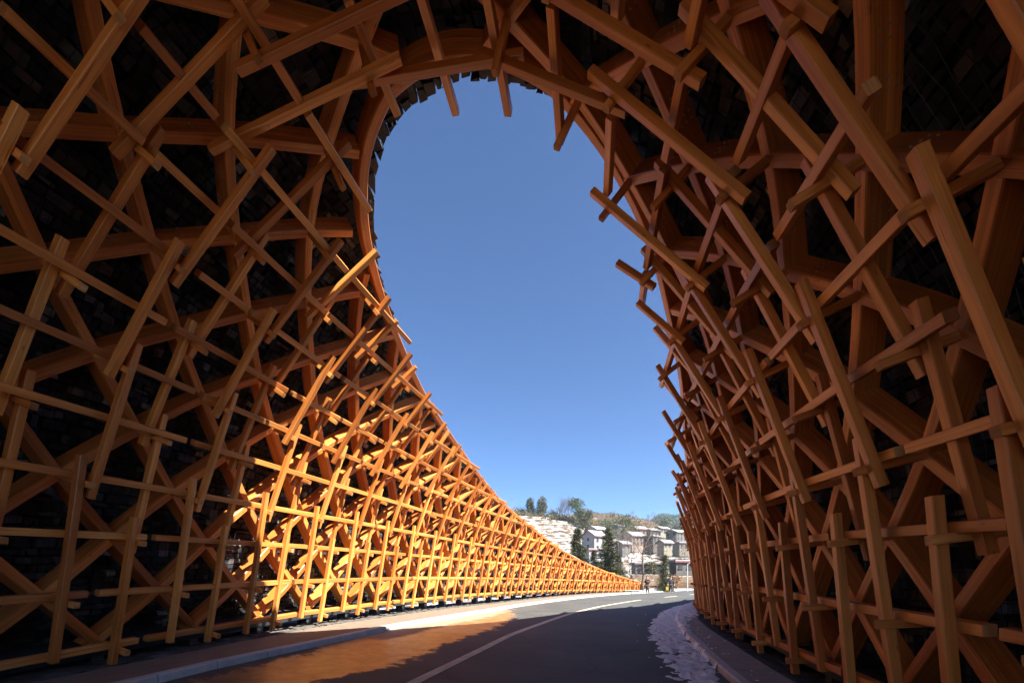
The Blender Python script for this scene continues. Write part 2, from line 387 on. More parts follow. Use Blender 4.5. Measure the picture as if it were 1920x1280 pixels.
# ---- wire mesh holding the stone
mb=MB()
def wire(P,rad=.0042):
    P=np.array(P); n=len(P); T=np.gradient(P,axis=0); T/=np.linalg.norm(T,axis=1)[:,None]; up=np.array([.31,.2,.93]); X=np.cross(T,up); X/=np.linalg.norm(X,axis=1)[:,None]; Y=np.cross(T,X)
    V=[]
    for i in range(n):
        for a in (0,2.094,4.189): V.append(P[i]+rad*(math.cos(a)*X[i]+math.sin(a)*Y[i]))
    mb.add(V,[(i*3+j,i*3+(j+1)%3,i*3+3+(j+1)%3,i*3+3+j) for i in range(n-1) for j in range(3)],None,.5)
WU=10.0
for r in np.arange(-.3,24.3,.15):
    hi=min(WU,float(rim(r))+.15); lo=-2.6
    if hi-lo>.4: n=max(3,int((hi-lo)/.35)); uu=np.linspace(lo,hi,n); wire(pt(uu,r+rng.uniform(-.02,.02,n),-.358+rng.uniform(-.02,.02,n)))
for u in np.arange(-2.6,WU,.075):
    rr_=np.arange(-.3,24.3,.4); ok=(u<rim(rr_)+.15); run=[]
    for i in range(len(rr_)+1):
        if i<len(rr_) and ok[i]: run.append(rr_[i])
        else:
            if len(run)>2: q=np.array(run); n=len(q); wire(pt(u+rng.uniform(-.012,.012,n),q,-.363+rng.uniform(-.02,.02,n)))
            run=[]
mb.build('wire_mesh',[M_WIRE],tunnel,uv=False)

# ---- bolts at the crossings of the diagonal beams (small clusters on the deep faces)
mb=MB()
for r,u in nodes:
    if u>rim(r)-.6 or u>4.5 or u<-2.4 or r<7 or r>18: continue
    n=normal_at(u,r); c=pt(u,r,0)
    for fam in (1,-1):
        t=pt(u+.05*fam,r+.1)-pt(u-.05*fam,r-.1); t/=np.linalg.norm(t); b=np.cross(t,n)
        for sd in (1,-1):
            for d in (-.52,-.44,.44,.52):
                for h in (.08,.16,.24):
                    p=c+t*d+b*sd*.080-n*h; mb.box(p,t*.008,b*.009,n*.008,.5)
mb.build('bolt_head',[M_BOLT],tunnel,uv=False)['kind']='stuff'

# ---- steel at the foot: channel, pale flashing, stub feet
for sgn,ra in ((1,0),(-1,24)):
    mb=MB(); m2=MB()
    uu=np.arange(UB,float(rim(ra))+.01,.5)
    for a,b in zip(uu[:-1],uu[1:]):
        c0,c1=pt(a,ra-.16*sgn,-.14),pt(b,ra-.16*sgn,-.14); n=normal_at((a+b)/2,ra); mb.bar(c0,c1,n,.17,.50,.5,.004)
        c0,c1=pt(a,ra-.02*sgn,.135),pt(b,ra-.02*sgn,.135); m2.bar(c0,c1,n,.07,.03,.5,.004)
    mb.m=[0]*len(mb.m); m2.m=[0]*len(m2.m)
    mb.build('base_channel',[M_STEEL],tunnel); m2.build('base_flashing',[M_STRIP if sgn<0 else M_STEEL],tunnel)
    k=0
    for u in np.arange(-5,float(rim(ra)),1.0):
        for du in (0,.0):
            pass
        p=pt(u,ra-.25*sgn,-.12); X,Y,a=frame(u); s=fS(ra); g=float(level(u,s))-.1
        hh=(p[2]-g)/2
        if hh<.03: continue
        ax=np.array([math.sin(a),math.cos(a),0]);bx=np.array([math.cos(a),-math.sin(a),0])
        f=MB(); f.box((p[0],p[1],g+hh),ax*.012,bx*.16,(0,0,hh)); f.box(np.array([p[0],p[1],g+hh])+bx*.16,ax*.10,bx*.010,(0,0,hh)); f.box(np.array([p[0],p[1],g+hh])-bx*.16,ax*.10,bx*.010,(0,0,hh)); f.box((p[0],p[1],g+.02+.1),ax*.14,bx*.22,(0,0,.012))
        f.build('steel_foot',[M_STEEL],tunnel)
# ---- snow lying on the low end of the outer edge
mb=MB(); rr=np.linspace(0.1,6.2,120); uu=rim(rr)+.2
hw=.5
A=pt(uu+.04,rr,-.40);B=pt(uu+.05,rr,-.78);C_=pt(uu-.45,rr,-.81); up=np.array([0,0,1.])
th=np.interp(rr,[0,3,5.,6.2],[.10,.09,.05,.0])[:,None]*(.8+.4*np.random.rand(120,1))
V=list(A)+list(A+up*th)+list(B+up*th*1.2)+list(C_+up*th)+list(C_); n=120
mb.add(V,[(j*n+i,j*n+i+1,(j+1)*n+i+1,(j+1)*n+i) for j in range(4) for i in range(n-1)],None,.5)
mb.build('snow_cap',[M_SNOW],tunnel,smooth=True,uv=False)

# ================================================================== GROUND, ROAD, PAVEMENTS
def m_asphalt():
    m,nt,b=new_mat('worn_asphalt')
    ob=mapped(nt,'Object',(1,1,1)); g=noise(nt,ob,60,4,.7); g2=noise(nt,ob,.6,5,.6); g3=noise(nt,ob,2.4,11,.76)
    c=ramp(nt,[(.3,(.054,.057,.055)),(.7,(.092,.096,.091))]); nt.links.new(g,c.inputs[0])
    c2=ramp(nt,[(.35,(.75,.75,.76)),(.65,(1.15,1.14,1.12))]); nt.links.new(g2,c2.inputs[0])
    asp=mixc(nt,1.,c.outputs[0],c2.outputs[0],'MULTIPLY')
    vo=nt.nodes.new('ShaderNodeTexVoronoi'); vo.feature='DISTANCE_TO_EDGE'; vo.inputs['Scale'].default_value=.45
    wob=nt.nodes.new('ShaderNodeMixRGB'); wob.blend_type='ADD'; wob.inputs[0].default_value=.55; nz=nt.nodes.new('ShaderNodeTexNoise'); nz.inputs['Scale'].default_value=1.6; nz.inputs['Detail'].default_value=5; nt.links.new(ob,nz.inputs['Vector']); nt.links.new(ob,wob.inputs[1]); nt.links.new(nz.outputs['Color'],wob.inputs[2]); nt.links.new(wob.outputs[0],vo.inputs['Vector'])
    ckr=ramp(nt,[(.004,(.35,.35,.36)),(.012,(1,1,1))]); nt.links.new(vo.outputs['Distance'],ckr.inputs[0]); asp=mixc(nt,.55,asp,ckr.outputs[0],'MULTIPLY')
    vs=nt.nodes.new('ShaderNodeTexVoronoi'); vs.inputs['Scale'].default_value=95; nt.links.new(ob,vs.inputs['Vector']); agg=ramp(nt,[(.0,(1.9,1.85,1.8)),(.22,(1.0,1.0,1.0)),(.5,(.72,.72,.73))]); nt.links.new(vs.outputs['Distance'],agg.inputs[0]); asp=mixc(nt,.7,asp,agg.outputs[0],'MULTIPLY')
    # wet brown earth on the left lane; sunlit wall's reflection painted into its colour
    A=attr(nt,'mud_reflection'); ad=nt.nodes.new('ShaderNodeMath'); ad.operation='MULTIPLY_ADD'; nt.links.new(g3,ad.inputs[0]); ad.inputs[1].default_value=2.1; 
    sub=nt.nodes.new('ShaderNodeMath'); sub.operation='SUBTRACT'; nt.links.new(A.outputs['Fac'],sub.inputs[0]); sub.inputs[1].default_value=1.05; nt.links.new(sub.outputs[0],ad.inputs[2])
    mk=ramp(nt,[(.42,(0,0,0)),(.60,(1,1,1))]); nt.links.new(ad.outputs[0],mk.inputs[0])
    mud_reflection=ramp(nt,[(.30,(.11,.05,.02)),(.46,(.24,.115,.045)),(.66,(.42,.25,.13))]); nt.links.new(g3,mud_reflection.inputs[0])
    col=mixc(nt,mk.outputs[0],asp,mud_reflection.outputs[0])
    # pale dry dust
    D=attr(nt,'dust'); dm=ramp(nt,[(.40,(0,0,0)),(.62,(1,1,1))])
    a2=nt.nodes.new('ShaderNodeMath'); a2.operation='MULTIPLY_ADD'; nt.links.new(g3,a2.inputs[0]); a2.inputs[1].default_value=1.2
    s2=nt.nodes.new('ShaderNodeMath'); s2.operation='SUBTRACT'; nt.links.new(D.outputs['Fac'],s2.inputs[0]); s2.inputs[1].default_value=.6; nt.links.new(s2.outputs[0],a2.inputs[2]); nt.links.new(a2.outputs[0],dm.inputs[0])
    col=mixc(nt,dm.outputs[0],col,(.27,.20,.14))
    nt.links.new(col,b.inputs['Base Color'])
    wet=nt.nodes.new('ShaderNodeMath'); wet.operation='SUBTRACT'; nt.links.new(mk.outputs[0],wet.inputs[0]); nt.links.new(dm.outputs[0],wet.inputs[1]); wet.use_clamp=True
    rg=nt.nodes.new('ShaderNodeMapRange'); nt.links.new(wet.outputs[0],rg.inputs[0]); rg.inputs[3].default_value=.78; rg.inputs[4].default_value=.30
    nt.links.new(rg.outputs[0],b.inputs['Roughness']); b.inputs['Specular IOR Level'].default_value=.55
    bump(nt,b,g,.45,.006); return m
M_ASPH=m_asphalt()
def m_concrete(name,lo,hi,joint=None):
    m,nt,b=new_mat(name); ob=mapped(nt,'Object',(1,1,1)); g=noise(nt,ob,3,7,.65); g2=noise(nt,ob,70,3,.6)
    c=ramp(nt,[(.3,lo),(.7,hi)]); nt.links.new(g,c.inputs[0]); c2=ramp(nt,[(.3,(.82,.82,.82)),(.7,(1.1,1.1,1.1))]); nt.links.new(g2,c2.inputs[0])
    col=mixc(nt,1.,c.outputs[0],c2.outputs[0],'MULTIPLY'); nt.links.new(col,b.inputs['Base Color']); b.inputs['Roughness'].default_value=.85; bump(nt,b,g2,.25,.006); return m
M_PAVE=m_concrete('tan_pavement',(.150,.118,.088),(.225,.185,.142))
M_PAVE2=m_concrete('grey_pavement',(.22,.20,.18),(.32,.295,.27))
M_KERB=m_concrete('granite_kerb',(.40,.395,.39),(.56,.55,.53))
M_GRAVEL=m_concrete('dark_gravel',(.04,.037,.034),(.12,.11,.10))
M_PAINT=m_concrete('worn_road_paint',(.50,.42,.30),(.74,.66,.50))
def strip(name,us,s0,s1,ns,z,mat,parent=None,zf=None,smooth=False):
    us=np.asarray(us); m=MB(); n=len(us); V=[]
    for u in us:
        a=s0(u) if callable(s0) else s0; b=s1(u) if callable(s1) else s1
        ss=np.linspace(a,b,ns+1); V+=list(road_pt(u,ss,z if zf is None else zf(u,ss)))
    k=ns+1
    m.add(V,[(i*k+j,(i+1)*k+j,(i+1)*k+j+1,i*k+j+1)[::-1] for i in range(n-1) for j in range(ns)],None,.5)
    return m.build(name,[mat],parent,uv=False,smooth=smooth)
sL=lambda u: float(np.interp(u,[-8,1,3,8,12,18,25,30,46],[-4.5,-4.33,-3.92,-3.42,-3.6,-3.22,-2.6,-2.9,-3.2]))
sR=lambda u: float(np.interp(u,[-8,2,8,12,16,22,46],[4.25,4.26,4.42,4.7,5.1,5.4,5.6]))
road=strip('road',np.arange(-9,47,.2),sL,sR,44,0,M_ASPH); road['kind']='structure'
me=road.data; mud_reflection=np.zeros(len(me.vertices),np.float32); dust=np.zeros(len(me.vertices),np.float32)
i=0
for u in np.arange(-9,47,.2):
    a,b=sL(u),sR(u)
    for s in np.linspace(a,b,45):
        lim=np.interp(u,[-1,.8,1.7,2.7,4.5,6.5,8.5],[-2.9,-2.35,-1.55,-1.5,-1.15,-1.5,-2.6])
        e=min((lim-s)/.45,1.2)
        f=np.interp(u,[-2,-.5,7.6,10.0],[0,1,1,0])
        mud_reflection[i]=np.clip(.5+.5*e,0,1)*f if e>-1 else 0
        if u<2.2 and s<a+.75: mud_reflection[i]*=np.clip((s-a)/.75,.0,1)
        dust[i]=np.clip(1.35-(s-a)/1.1,0,1)*np.interp(u,[2.6,3.4,7.0,11],[0,1,1,.0])
        i+=1
for nm,arr in (('mud_reflection',mud_reflection),('dust',dust)):
    A=me.attributes.new(nm,'FLOAT','POINT'); A.data.foreach_set('value',arr)
# kerbs and pavements
def kerb(name,us,s0,s1,h):
    m=MB(); prev=None
    us=list(us)
    for a,b in zip(us[:-1],us[1:]):
        g=.006
        P=[]
        for u in (a+g,b-g):
            x0,x1=s0(u),s1(u); sg=1 if x1>x0 else -1
            P.append([road_pt(u,x0,-.05),road_pt(u,x0+.004*sg,h-.02),road_pt(u,x0+.024*sg,h),road_pt(u,x1,h),road_pt(u,x1,-.05)])
        V=P[0]+P[1]; m.add(V,[(i,i+1,6+i,5+i) for i in range(4)]+[(4,3,2,1,0),(5,6,7,8,9)],None,random.random())
    o=m.build(name,[M_KERB],None,uv=False); o['kind']='structure'; return o
kerb('left_kerb',np.arange(-9,28,.56),lambda u:sL(u)-.005,lambda u:sL(u)-.17,.13)
kerb('right_kerb',np.arange(-9,16,.56),lambda u:sR(u)+.005,lambda u:sR(u)+.17,.13)
strip('left_pavement',np.arange(-9,32,.4),lambda u:sL(u)-.172,lambda u:-6.05,6,.122,M_PAVE,zf=lambda u,ss:.122-.12*np.clip((ss[0]-ss)/max(.1,ss[0]-ss[-1]),0,1))['kind']='structure'
strip('right_pavement',np.arange(-9,15.8,.4),lambda u:sR(u)+.172,lambda u:min(5.15,sR(u)+.9),4,.122,M_PAVE2)['kind']='structure'
rng=np.random.default_rng(5)
for nm,a,b in (('left_gravel',-6.05,-8.2),('right_gravel',5.15,8.0)):
    aa=a
    o=strip(nm,np.arange(-9,34 if a<0 else 17,.06),(lambda u,aa=aa:aa) if a<0 else (lambda u:min(5.15,sR(u)+.9)),b,26,0,M_GRAVEL,zf=(lambda u,ss:.0+rng.uniform(-.03,.03,len(ss))) if a<0 else (lambda u,ss:.10-.15*np.clip((ss-ss[0])/.6,0,1)+rng.uniform(-.025,.035,len(ss))))
    tag(o,kind='structure')
# painted lines
sc=lambda u: float(np.interp(u,[-8,1,2.9,5.75,8.4,11.7,16.5,19.5,21.2,30,40],[-1.4,-.77,-.47,-.18,.05,.4,1.25,1.9,2.3,2.6,2.7]))
for a,b in ((-9,16.4),(19.6,21.4),(24.5,26.5),(29.5,31.5)):
    n=max(3,int((b-a)/.3)); strip('road_marking',np.linspace(a,b,n),lambda u:sc(u)-.10,lambda u:sc(u)+.10,1,.006,M_PAINT)['kind']='structure'
strip('road_marking',np.arange(-9,6,.4),3.88,4.01,1,.006,M_PAINT)['kind']='structure'
# snow swept against the right kerb
def hash2(x,y): return (np.sin(x*127.1+y*311.7)*43758.5453)%1
def vnoise(x,y):
    xi,yi=np.floor(x),np.floor(y); xf,yf=x-xi,y-yi; xf=xf*xf*(3-2*xf); yf=yf*yf*(3-2*yf)
    return (hash2(xi,yi)*(1-xf)+hash2(xi+1,yi)*xf)*(1-yf)+(hash2(xi,yi+1)*(1-xf)+hash2(xi+1,yi+1)*xf)*yf
def fbm(x,y,o=4):
    v=0;a=.5;t=0
    for k in range(o): v=v+a*vnoise(x*2**k+k*17.3,y*2**k+k*9.1); t+=a; a*=.55
    return v/t
M_SNOW2=m_snow('snow_brightened_for_shade'); [setattr(e,'color',c) for n_ in M_SNOW2.node_tree.nodes if n_.type=='VALTORGB' for e,c in zip(n_.color_ramp.elements,((.72,.73,.74,1),(.92,.92,.92,1)))]  # brighter copy of the snow; light put into its colour for the shaded kerb
def snow_sheet(name,us,s0,s1,ns,hf,label=None):
    m=MB(); us=np.asarray(us); S_=np.linspace(s0,s1,ns+1); U,Sg=np.meshgrid(us,S_,indexing='ij')
    H=hf(U,Sg); P=road_pt(U,Sg,H); k=ns+1; keep=[]
    base=np.where(Sg>np.vectorize(sR)(U),.125,.003)
    F=[]
    for i in range(len(us)-1):
        for j in range(ns):
            q=(H[i:i+2,j:j+2]-base[i:i+2,j:j+2]).max()
            if q>0: F.append((i*k+j,i*k+j+1,(i+1)*k+j+1,(i+1)*k+j))
    m.add(P.reshape(-1,3),F,None,.5); o=m.build(name,[M_SNOW2],None,uv=False,smooth=True); tag(o,kind='stuff'); return o
sRv=np.vectorize(sR)
def h_bank(U,S):
    lo=np.interp(U,[1.2,2,3.6,4.4,6.5,10,12,15,18],[3.5,3.36,3.42,3.36,3.5,3.8,4.2,4.7,5.1]); hi=np.interp(U,[1.,2,3.2,5,7,9,12,18],[3.7,4.25,4.3,4.4,4.75,5.3,5.5,5.6])
    x=U*PITCH
    e=np.minimum(S-lo,hi-S)+(fbm(x*3.1,S*3.1,4)-.5)*.55
    n=fbm(x*5,S*5,5); n2=vnoise(x*15,S*15)
    h=np.clip(e,-.3,.30)*.05+((n-.45)*.13+(n2-.5)*.06+(vnoise(x*31,S*31)-.5)*.03)*np.clip(e*4+.35,0,1)
    h=h*np.interp(U,[1,2,16,18],[.5,1,1,.3])
    return h+np.where(S>sRv(U)+.0,.118,0)*1.0+np.where(e<0,-.03,0)
snow_sheet('snow_bank',np.arange(1.0,17.5,.026),3.1,5.6,66,h_bank)
# crumbs of snow on the road, the pavement and beside the bank
mb=MB()
for k in range(330):
    u=random.uniform(1.2,10); 
    if random.random()<.75: s=random.gauss(np.interp(u,[1,4,10],[3.9,4.2,4.9]),.45)
    else: s=random.uniform(-.3,3.2)
    if s>5.1 or (s<3 and random.random()<.9): continue
    z=.124 if s>sR(u)+.01 else .0
    p=road_pt(u,s,z); rad=random.uniform(.010,.04); n=6; ph=random.random()*6
    top=p+np.array([0,0,rad*random.uniform(.25,.6)]); V=[p+np.array([math.cos(ph+q*6.283/n)*rad*random.uniform(.6,1.5),math.sin(ph+q*6.283/n)*rad*random.uniform(.6,1.5),-.004]) for q in range(n)]+[top]
    mb.add(V,[(q,(q+1)%n,n) for q in range(n)],None,.5)
tag(mb.build('snow_crumbs',[M_SNOW2],None,uv=False,smooth=True),kind='stuff')

# ================================================================== LAND
def m_land(name,snowy=.5,green=(.04,.045,.02),brown=(.13,.085,.05),scale=1.):
    m,nt,b=new_mat(name); ob=mapped(nt,'Object',(1,1,1)); g=noise(nt,mapped(nt,'Object',(.5*scale,.5*scale,2.6*scale)),.6,9,.74); g2=noise(nt,ob,.06*scale,4,.6); g3=noise(nt,ob,1.3*scale,6,.7)
    grass=ramp(nt,[(.3,brown),(.55,tuple(c*.6 for c in brown)),(.75,green)]); nt.links.new(g2,grass.inputs[0])
    gr=ramp(nt,[(.3,(.6,.6,.6)),(.7,(1.2,1.2,1.2))]); nt.links.new(g3,gr.inputs[0]); grc=mixc(nt,1.,grass.outputs[0],gr.outputs[0],'MULTIPLY')
    A=attr(nt,'snow'); ad=nt.nodes.new('ShaderNodeMath'); ad.operation='ADD'; nt.links.new(g,ad.inputs[0]); nt.links.new(A.outputs['Fac'],ad.inputs[1])
    mk=ramp(nt,[(.93,(0,0,0)),(1.05,(1,1,1))]); nt.links.new(ad.outputs[0],mk.inputs[0])
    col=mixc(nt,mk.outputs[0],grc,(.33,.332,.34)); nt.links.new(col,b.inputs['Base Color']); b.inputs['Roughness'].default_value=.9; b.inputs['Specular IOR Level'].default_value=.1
    bump(nt,b,g3,.6,.25); return m
M_LAND=m_land('snowy_land')
HX=[500,700,900,950,1000,1022,1062,1090,1106,1125,1150,1200,1240,1290,1400,1700]
HZ=[24,29,30.5,29.6,28.6,27.8,26.4,24.2,20.5,18.5,17.5,16.5,16,16.5,18,14]
R2X=[500,900,1060,1111,1152,1185,1225,1241,1262,1300,1400,1700]; R2Z=[22,36,41,43,42.6,40,37,33.5,28.5,25,26,24]
def hill_z(px,D):
    h1=np.interp(px,HX,HZ); h2=np.interp(px,R2X,R2Z)
    a=np.clip((D-80)/110,0,1); z=.4+(h1-.4)*a**1.12
    b=np.clip((D-195)/105,0,1); b=b*b*(3-2*b); z=np.where(D>195,h1+(h2-h1)*b,z)
    n=np.interp(D,[70,80],[-1.3,.4]); z=np.where(D<80,n,z)
    z=np.where(D>320,z-(D-320)*.25,z)
    x=(px-CXP)/FPX*D
    rough=(fbm(x*.09,D*.09,4)-.5)*np.interp(D,[60,85,150],[.2,.8,2.2])
    st=np.interp(D,[75,95],[0,1]); stepz=2.1; q=(z+rough)/stepz; f=q-np.floor(q); ter=(np.floor(q)+np.clip((f-.72)/.28,0,1))*stepz
    return (z+rough)*(1-.55*st)+ter*.55*st-.0
Ds=np.concatenate([np.arange(70,80,1.),np.arange(80,200,1.1),np.arange(200,345,2.5)]); PX=np.arange(420,1720,3.)
DD,PP=np.meshgrid(Ds,PX,indexing='ij'); ZZ=hill_z(PP,DD); XX=(PP-CXP)/FPX*DD
m=MB(); k=len(PX); m.add(np.stack([XX,DD,ZZ],-1).reshape(-1,3),[(i*k+j,i*k+j+1,(i+1)*k+j+1,(i+1)*k+j) for i in range(len(Ds)-1) for j in range(k-1)],None,.5)
hill=m.build('hillside',[M_LAND],None,uv=False,smooth=True); hill['kind']='structure'
gz_=np.gradient(ZZ,axis=0)/np.gradient(DD,axis=0)
sn=np.interp(PP,[900,1095,1120,1190,1240,1300],[.47,.46,.47,.48,.47,.47])-np.clip(gz_-.45,0,1.2)*.16
sn=np.where(DD>215,np.where(PP>1100,.36,.42),sn); sn=np.where((DD>68)&(DD<84),.30,sn); sn=np.where(DD<68,.62,sn)
# the green brow of the left hill
sn=np.where((DD>182)&(DD<215)&(PP<1095),.12,sn)
A=hill.data.attributes.new('snow','FLOAT','POINT'); A.data.foreach_set('value',sn.astype(np.float32).ravel())
# far wooded ridge
Ds2=np.linspace(520,900,40); PX2=np.arange(300,2000,5.); DD2,PP2=np.meshgrid(Ds2,PX2,indexing='ij')
top=np.interp(PP2,[300,1000,1150,1222,1232,1240,1262,1290,1400,2000],[40,50,62,84,92,95,92,97,100,60]); a=np.clip((DD2-520)/180,0,1); ZZ2=-5+(top+5)*np.sin(a*np.pi/2)-np.clip(DD2-720,0,1e9)*.2+(fbm(PP2*.09,DD2*.035,5)-.5)*14*a
m=MB(); k=len(PX2); m.add(np.stack([(PP2-CXP)/FPX*DD2,DD2,ZZ2],-1).reshape(-1,3),[(i*k+j,i*k+j+1,(i+1)*k+j+1,(i+1)*k+j) for i in range(len(Ds2)-1) for j in range(k-1)],None,.5)
M_RIDGE=m_land('wooded_ridge',green=(.035,.05,.045),brown=(.075,.08,.06),scale=.35)
ridge=m.build('distant_ridge',[M_RIDGE],None,uv=False,smooth=True); ridge['kind']='structure'
A=ridge.data.attributes.new('snow','FLOAT','POINT'); A.data.foreach_set('value',np.full(len(ridge.data.vertices),.34,np.float32))
# one ground sheet out to the horizon
rad=np.concatenate([np.arange(0,70,1.6),np.geomspace(71,4500,40)]); ang=np.radians(np.arange(0,360,2.5))
RR,AN=np.meshgrid(rad,ang,indexing='ij'); GX=RR*np.sin(AN); GY=RR*np.cos(AN)
fu=np.arange(-9,42,.25); fX,fY,fA=frame(fu)
GZ=np.full(GX.shape,-1.4)
near=RR<75
for i_,j_ in zip(*np.nonzero(near)):
    x,y=GX[i_,j_],GY[i_,j_]; q=np.argmin((fX-x)**2+(fY-y)**2); s=(x-fX[q])*math.cos(fA[q])-(y-fY[q])*math.sin(fA[q]); l=float(level(fu[q],np.clip(s,-8,8)))-.07
    dd=math.hypot(x-fX[q],y-fY[q]); t=np.clip((dd-9)/8,0,1); GZ[i_,j_]=l*(1-t)-1.4*t
m=MB(); k=len(ang); m.add(np.stack([GX,GY,GZ],-1).reshape(-1,3),[(i*k+j,(i+1)*k+j,(i+1)*k+(j+1)%k,i*k+(j+1)%k)[::-1] for i in range(len(rad)-1) for j in range(k)],None,.5)
ground=m.build('ground',[M_LAND],None,uv=False,smooth=True); ground['kind']='structure'
A=ground.data.attributes.new('snow','FLOAT','POINT'); A.data.foreach_set('value',np.where((GY<38)&(RR<60),.2,.5).astype(np.float32).ravel())
# snow verge beyond the end of the left wall and along the far side of the road
def h_verge(U,S):
    x=U*PITCH; lo=np.vectorize(sL)(U); e=np.minimum(lo-.02-S,4)+(fbm(x*1.5,S*1.5,4)-.5)*.7; n=fbm(x*2.5,S*2.5,4)
    return np.where(e>0,.03,-.04)+np.clip(e,0,.8)*.14+(n-.45)*.14
def verge(name,us,s0,s1,ns):
    m=MB(); S_=np.linspace(s0,s1,ns+1); U,Sg=np.meshgrid(us,S_,indexing='ij'); P=road_pt(U,Sg,h_verge(U,Sg)); k=ns+1
    m.add(P.reshape(-1,3),[(i*k+j,i*k+j+1,(i+1)*k+j+1,(i+1)*k+j) for i in range(len(us)-1) for j in range(ns)],None,.5)
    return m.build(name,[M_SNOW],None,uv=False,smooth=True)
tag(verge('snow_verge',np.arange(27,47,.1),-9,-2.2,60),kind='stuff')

# dead leaves and grit along the foot of both walls
M_LITTER=plain('dead_leaves',(.16,.09,.045),.9,0,.4,8)
mb=MB()
for k in range(520):
    u=random.uniform(-1.5,9); left=random.random()<.5
    s=random.gauss(-5.95,.28) if left else random.gauss(5.35,.25)
    p=road_pt(u,s,(.02 if s>-6.05 else .03) if left else .09); a=random.uniform(0,6.28); l=random.uniform(.02,.055); d=np.array([math.cos(a),math.sin(a),random.uniform(-.1,.35)])*l; x=np.array([-math.sin(a),math.cos(a),random.uniform(-.3,.3)])*l*.45
    mb.add([p-d,p+x,p+d,p-x],[(0,1,2,3)],None,.5)
tag(mb.build('leaf_litter',[M_LITTER],None,uv=False),kind='stuff')

# ================================================================== TREES
def m_leaf(name,c0,c1,c2):
    m,nt,b=new_mat(name); t=attr(nt,'tint'); r_=ramp(nt,[(0,c0),(.5,c1),(1,c2)]); nt.links.new(t.outputs['Fac'],r_.inputs[0]); nt.links.new(r_.outputs[0],b.inputs['Base Color'])
    b.inputs['Roughness'].default_value=.7; b.inputs['Specular IOR Level'].default_value=.2; return m
M_FIR=m_leaf('fir_needles',(.02,.028,.014),(.055,.06,.026),(.15,.135,.06))
M_EVER=m_leaf('evergreen_leaves',(.03,.045,.022),(.065,.085,.035),(.13,.14,.06))
M_OLIVE=m_leaf('olive_leaves',(.035,.04,.02),(.075,.075,.035),(.13,.115,.06))
M_RUST=m_leaf('dry_brown_leaves',(.12,.06,.03),(.22,.12,.06),(.32,.2,.11))
M_BARK=plain('dark_bark',(.10,.075,.06),.9,0,.35,4)
M_BARK2=plain('grey_bark',(.16,.13,.12),.9,0,.3,4)
def leaf_quad(mb,p,d,ln,wd,rng,tint):
    d=d/np.linalg.norm(d); x=np.cross(d,rng.normal(size=3)); x/=np.linalg.norm(x)+1e-9
    mb.add([p-x*wd*.5,p+d*ln*.5+x*wd*.15-x*wd*.5*.3,p+d*ln,p+d*ln*.45+x*wd*.6],[(0,1,2,3)],None,tint)
def conifer(name,label,loc,h,rad,seed,group,lean=0.):
    rng=np.random.default_rng(seed); t=empty(name,loc); tag(t,label,'tree',group); L=np.array(loc)
    mb=MB(); top=L+np.array([lean,0,h*.98]); mb.tube([L+(top-L)*f for f in (0,.3,.6,.85,1)],[h*.017,h*.014,h*.010,h*.006,.01],7); mb.build('trunk',[M_BARK],t,smooth=True,uv=False)
    cr=MB(); z=.07; k=0
    while z<.99:
        prof=(1-z)**.82*(.78+.3*rng.random()); n=int(5+6*(1-z)+rng.integers(0,3))
        for b in range(n):
            a=rng.uniform(0,6.283); ln=rad*prof*rng.uniform(.5,1.2)+.15
            dirv=np.array([math.cos(a),math.sin(a),rng.uniform(-.28,.02)+.35*z]); base=L+(top-L)*z
            m=max(3,int(ln/.17))
            for i in range(m):
                f=(i+.6)/m; p=base+dirv*ln*f+np.array([0,0,-.10*ln*f*f]); sz=.50*(1-.35*f)*(h/9)
                for q in range(5):
                    dd=dirv+rng.normal(size=3)*.55; leaf_quad(cr,p+rng.normal(size=3)*.06,dd,sz*rng.uniform(.6,1.2),sz*.36,rng,float(np.clip(rng.normal(.45,.23),0,1)))
        z+=rng.uniform(.018,.034)*(1.0 if z<.8 else .7)
    cr.build('crown',[M_FIR],t,uv=False); return t
def branch(mb,p,d,ln,rad,depth,rng,tips,up=.10,split=(2,3)):
    n=4; pts=[p]; q=p.copy(); dd=d/np.linalg.norm(d)
    for i in range(n):
        dd=dd+rng.normal(size=3)*.13+np.array([0,0,up]); dd/=np.linalg.norm(dd); q=q+dd*ln/n; pts.append(q.copy())
    mb.tube(pts,[rad*(1-.5*i/n) for i in range(n+1)],5 if depth>1 else 3)
    if depth<=0: tips.append((q,dd)); return
    for i in range(rng.integers(split[0],split[1]+1)):
        f=rng.uniform(.45,1.0); b=pts[int(round(f*n))]; s=rng.normal(size=3); s-=dd*np.dot(s,dd); s/=np.linalg.norm(s)
        branch(mb,b,dd*.75+s*rng.uniform(.5,.95),ln*rng.uniform(.58,.82),rad*.5*rng.uniform(.8,1.1),depth-1,rng,tips,up,split)
    branch(mb,q,dd+rng.normal(size=3)*.2,ln*.75,rad*.5,depth-1,rng,tips,up,split)
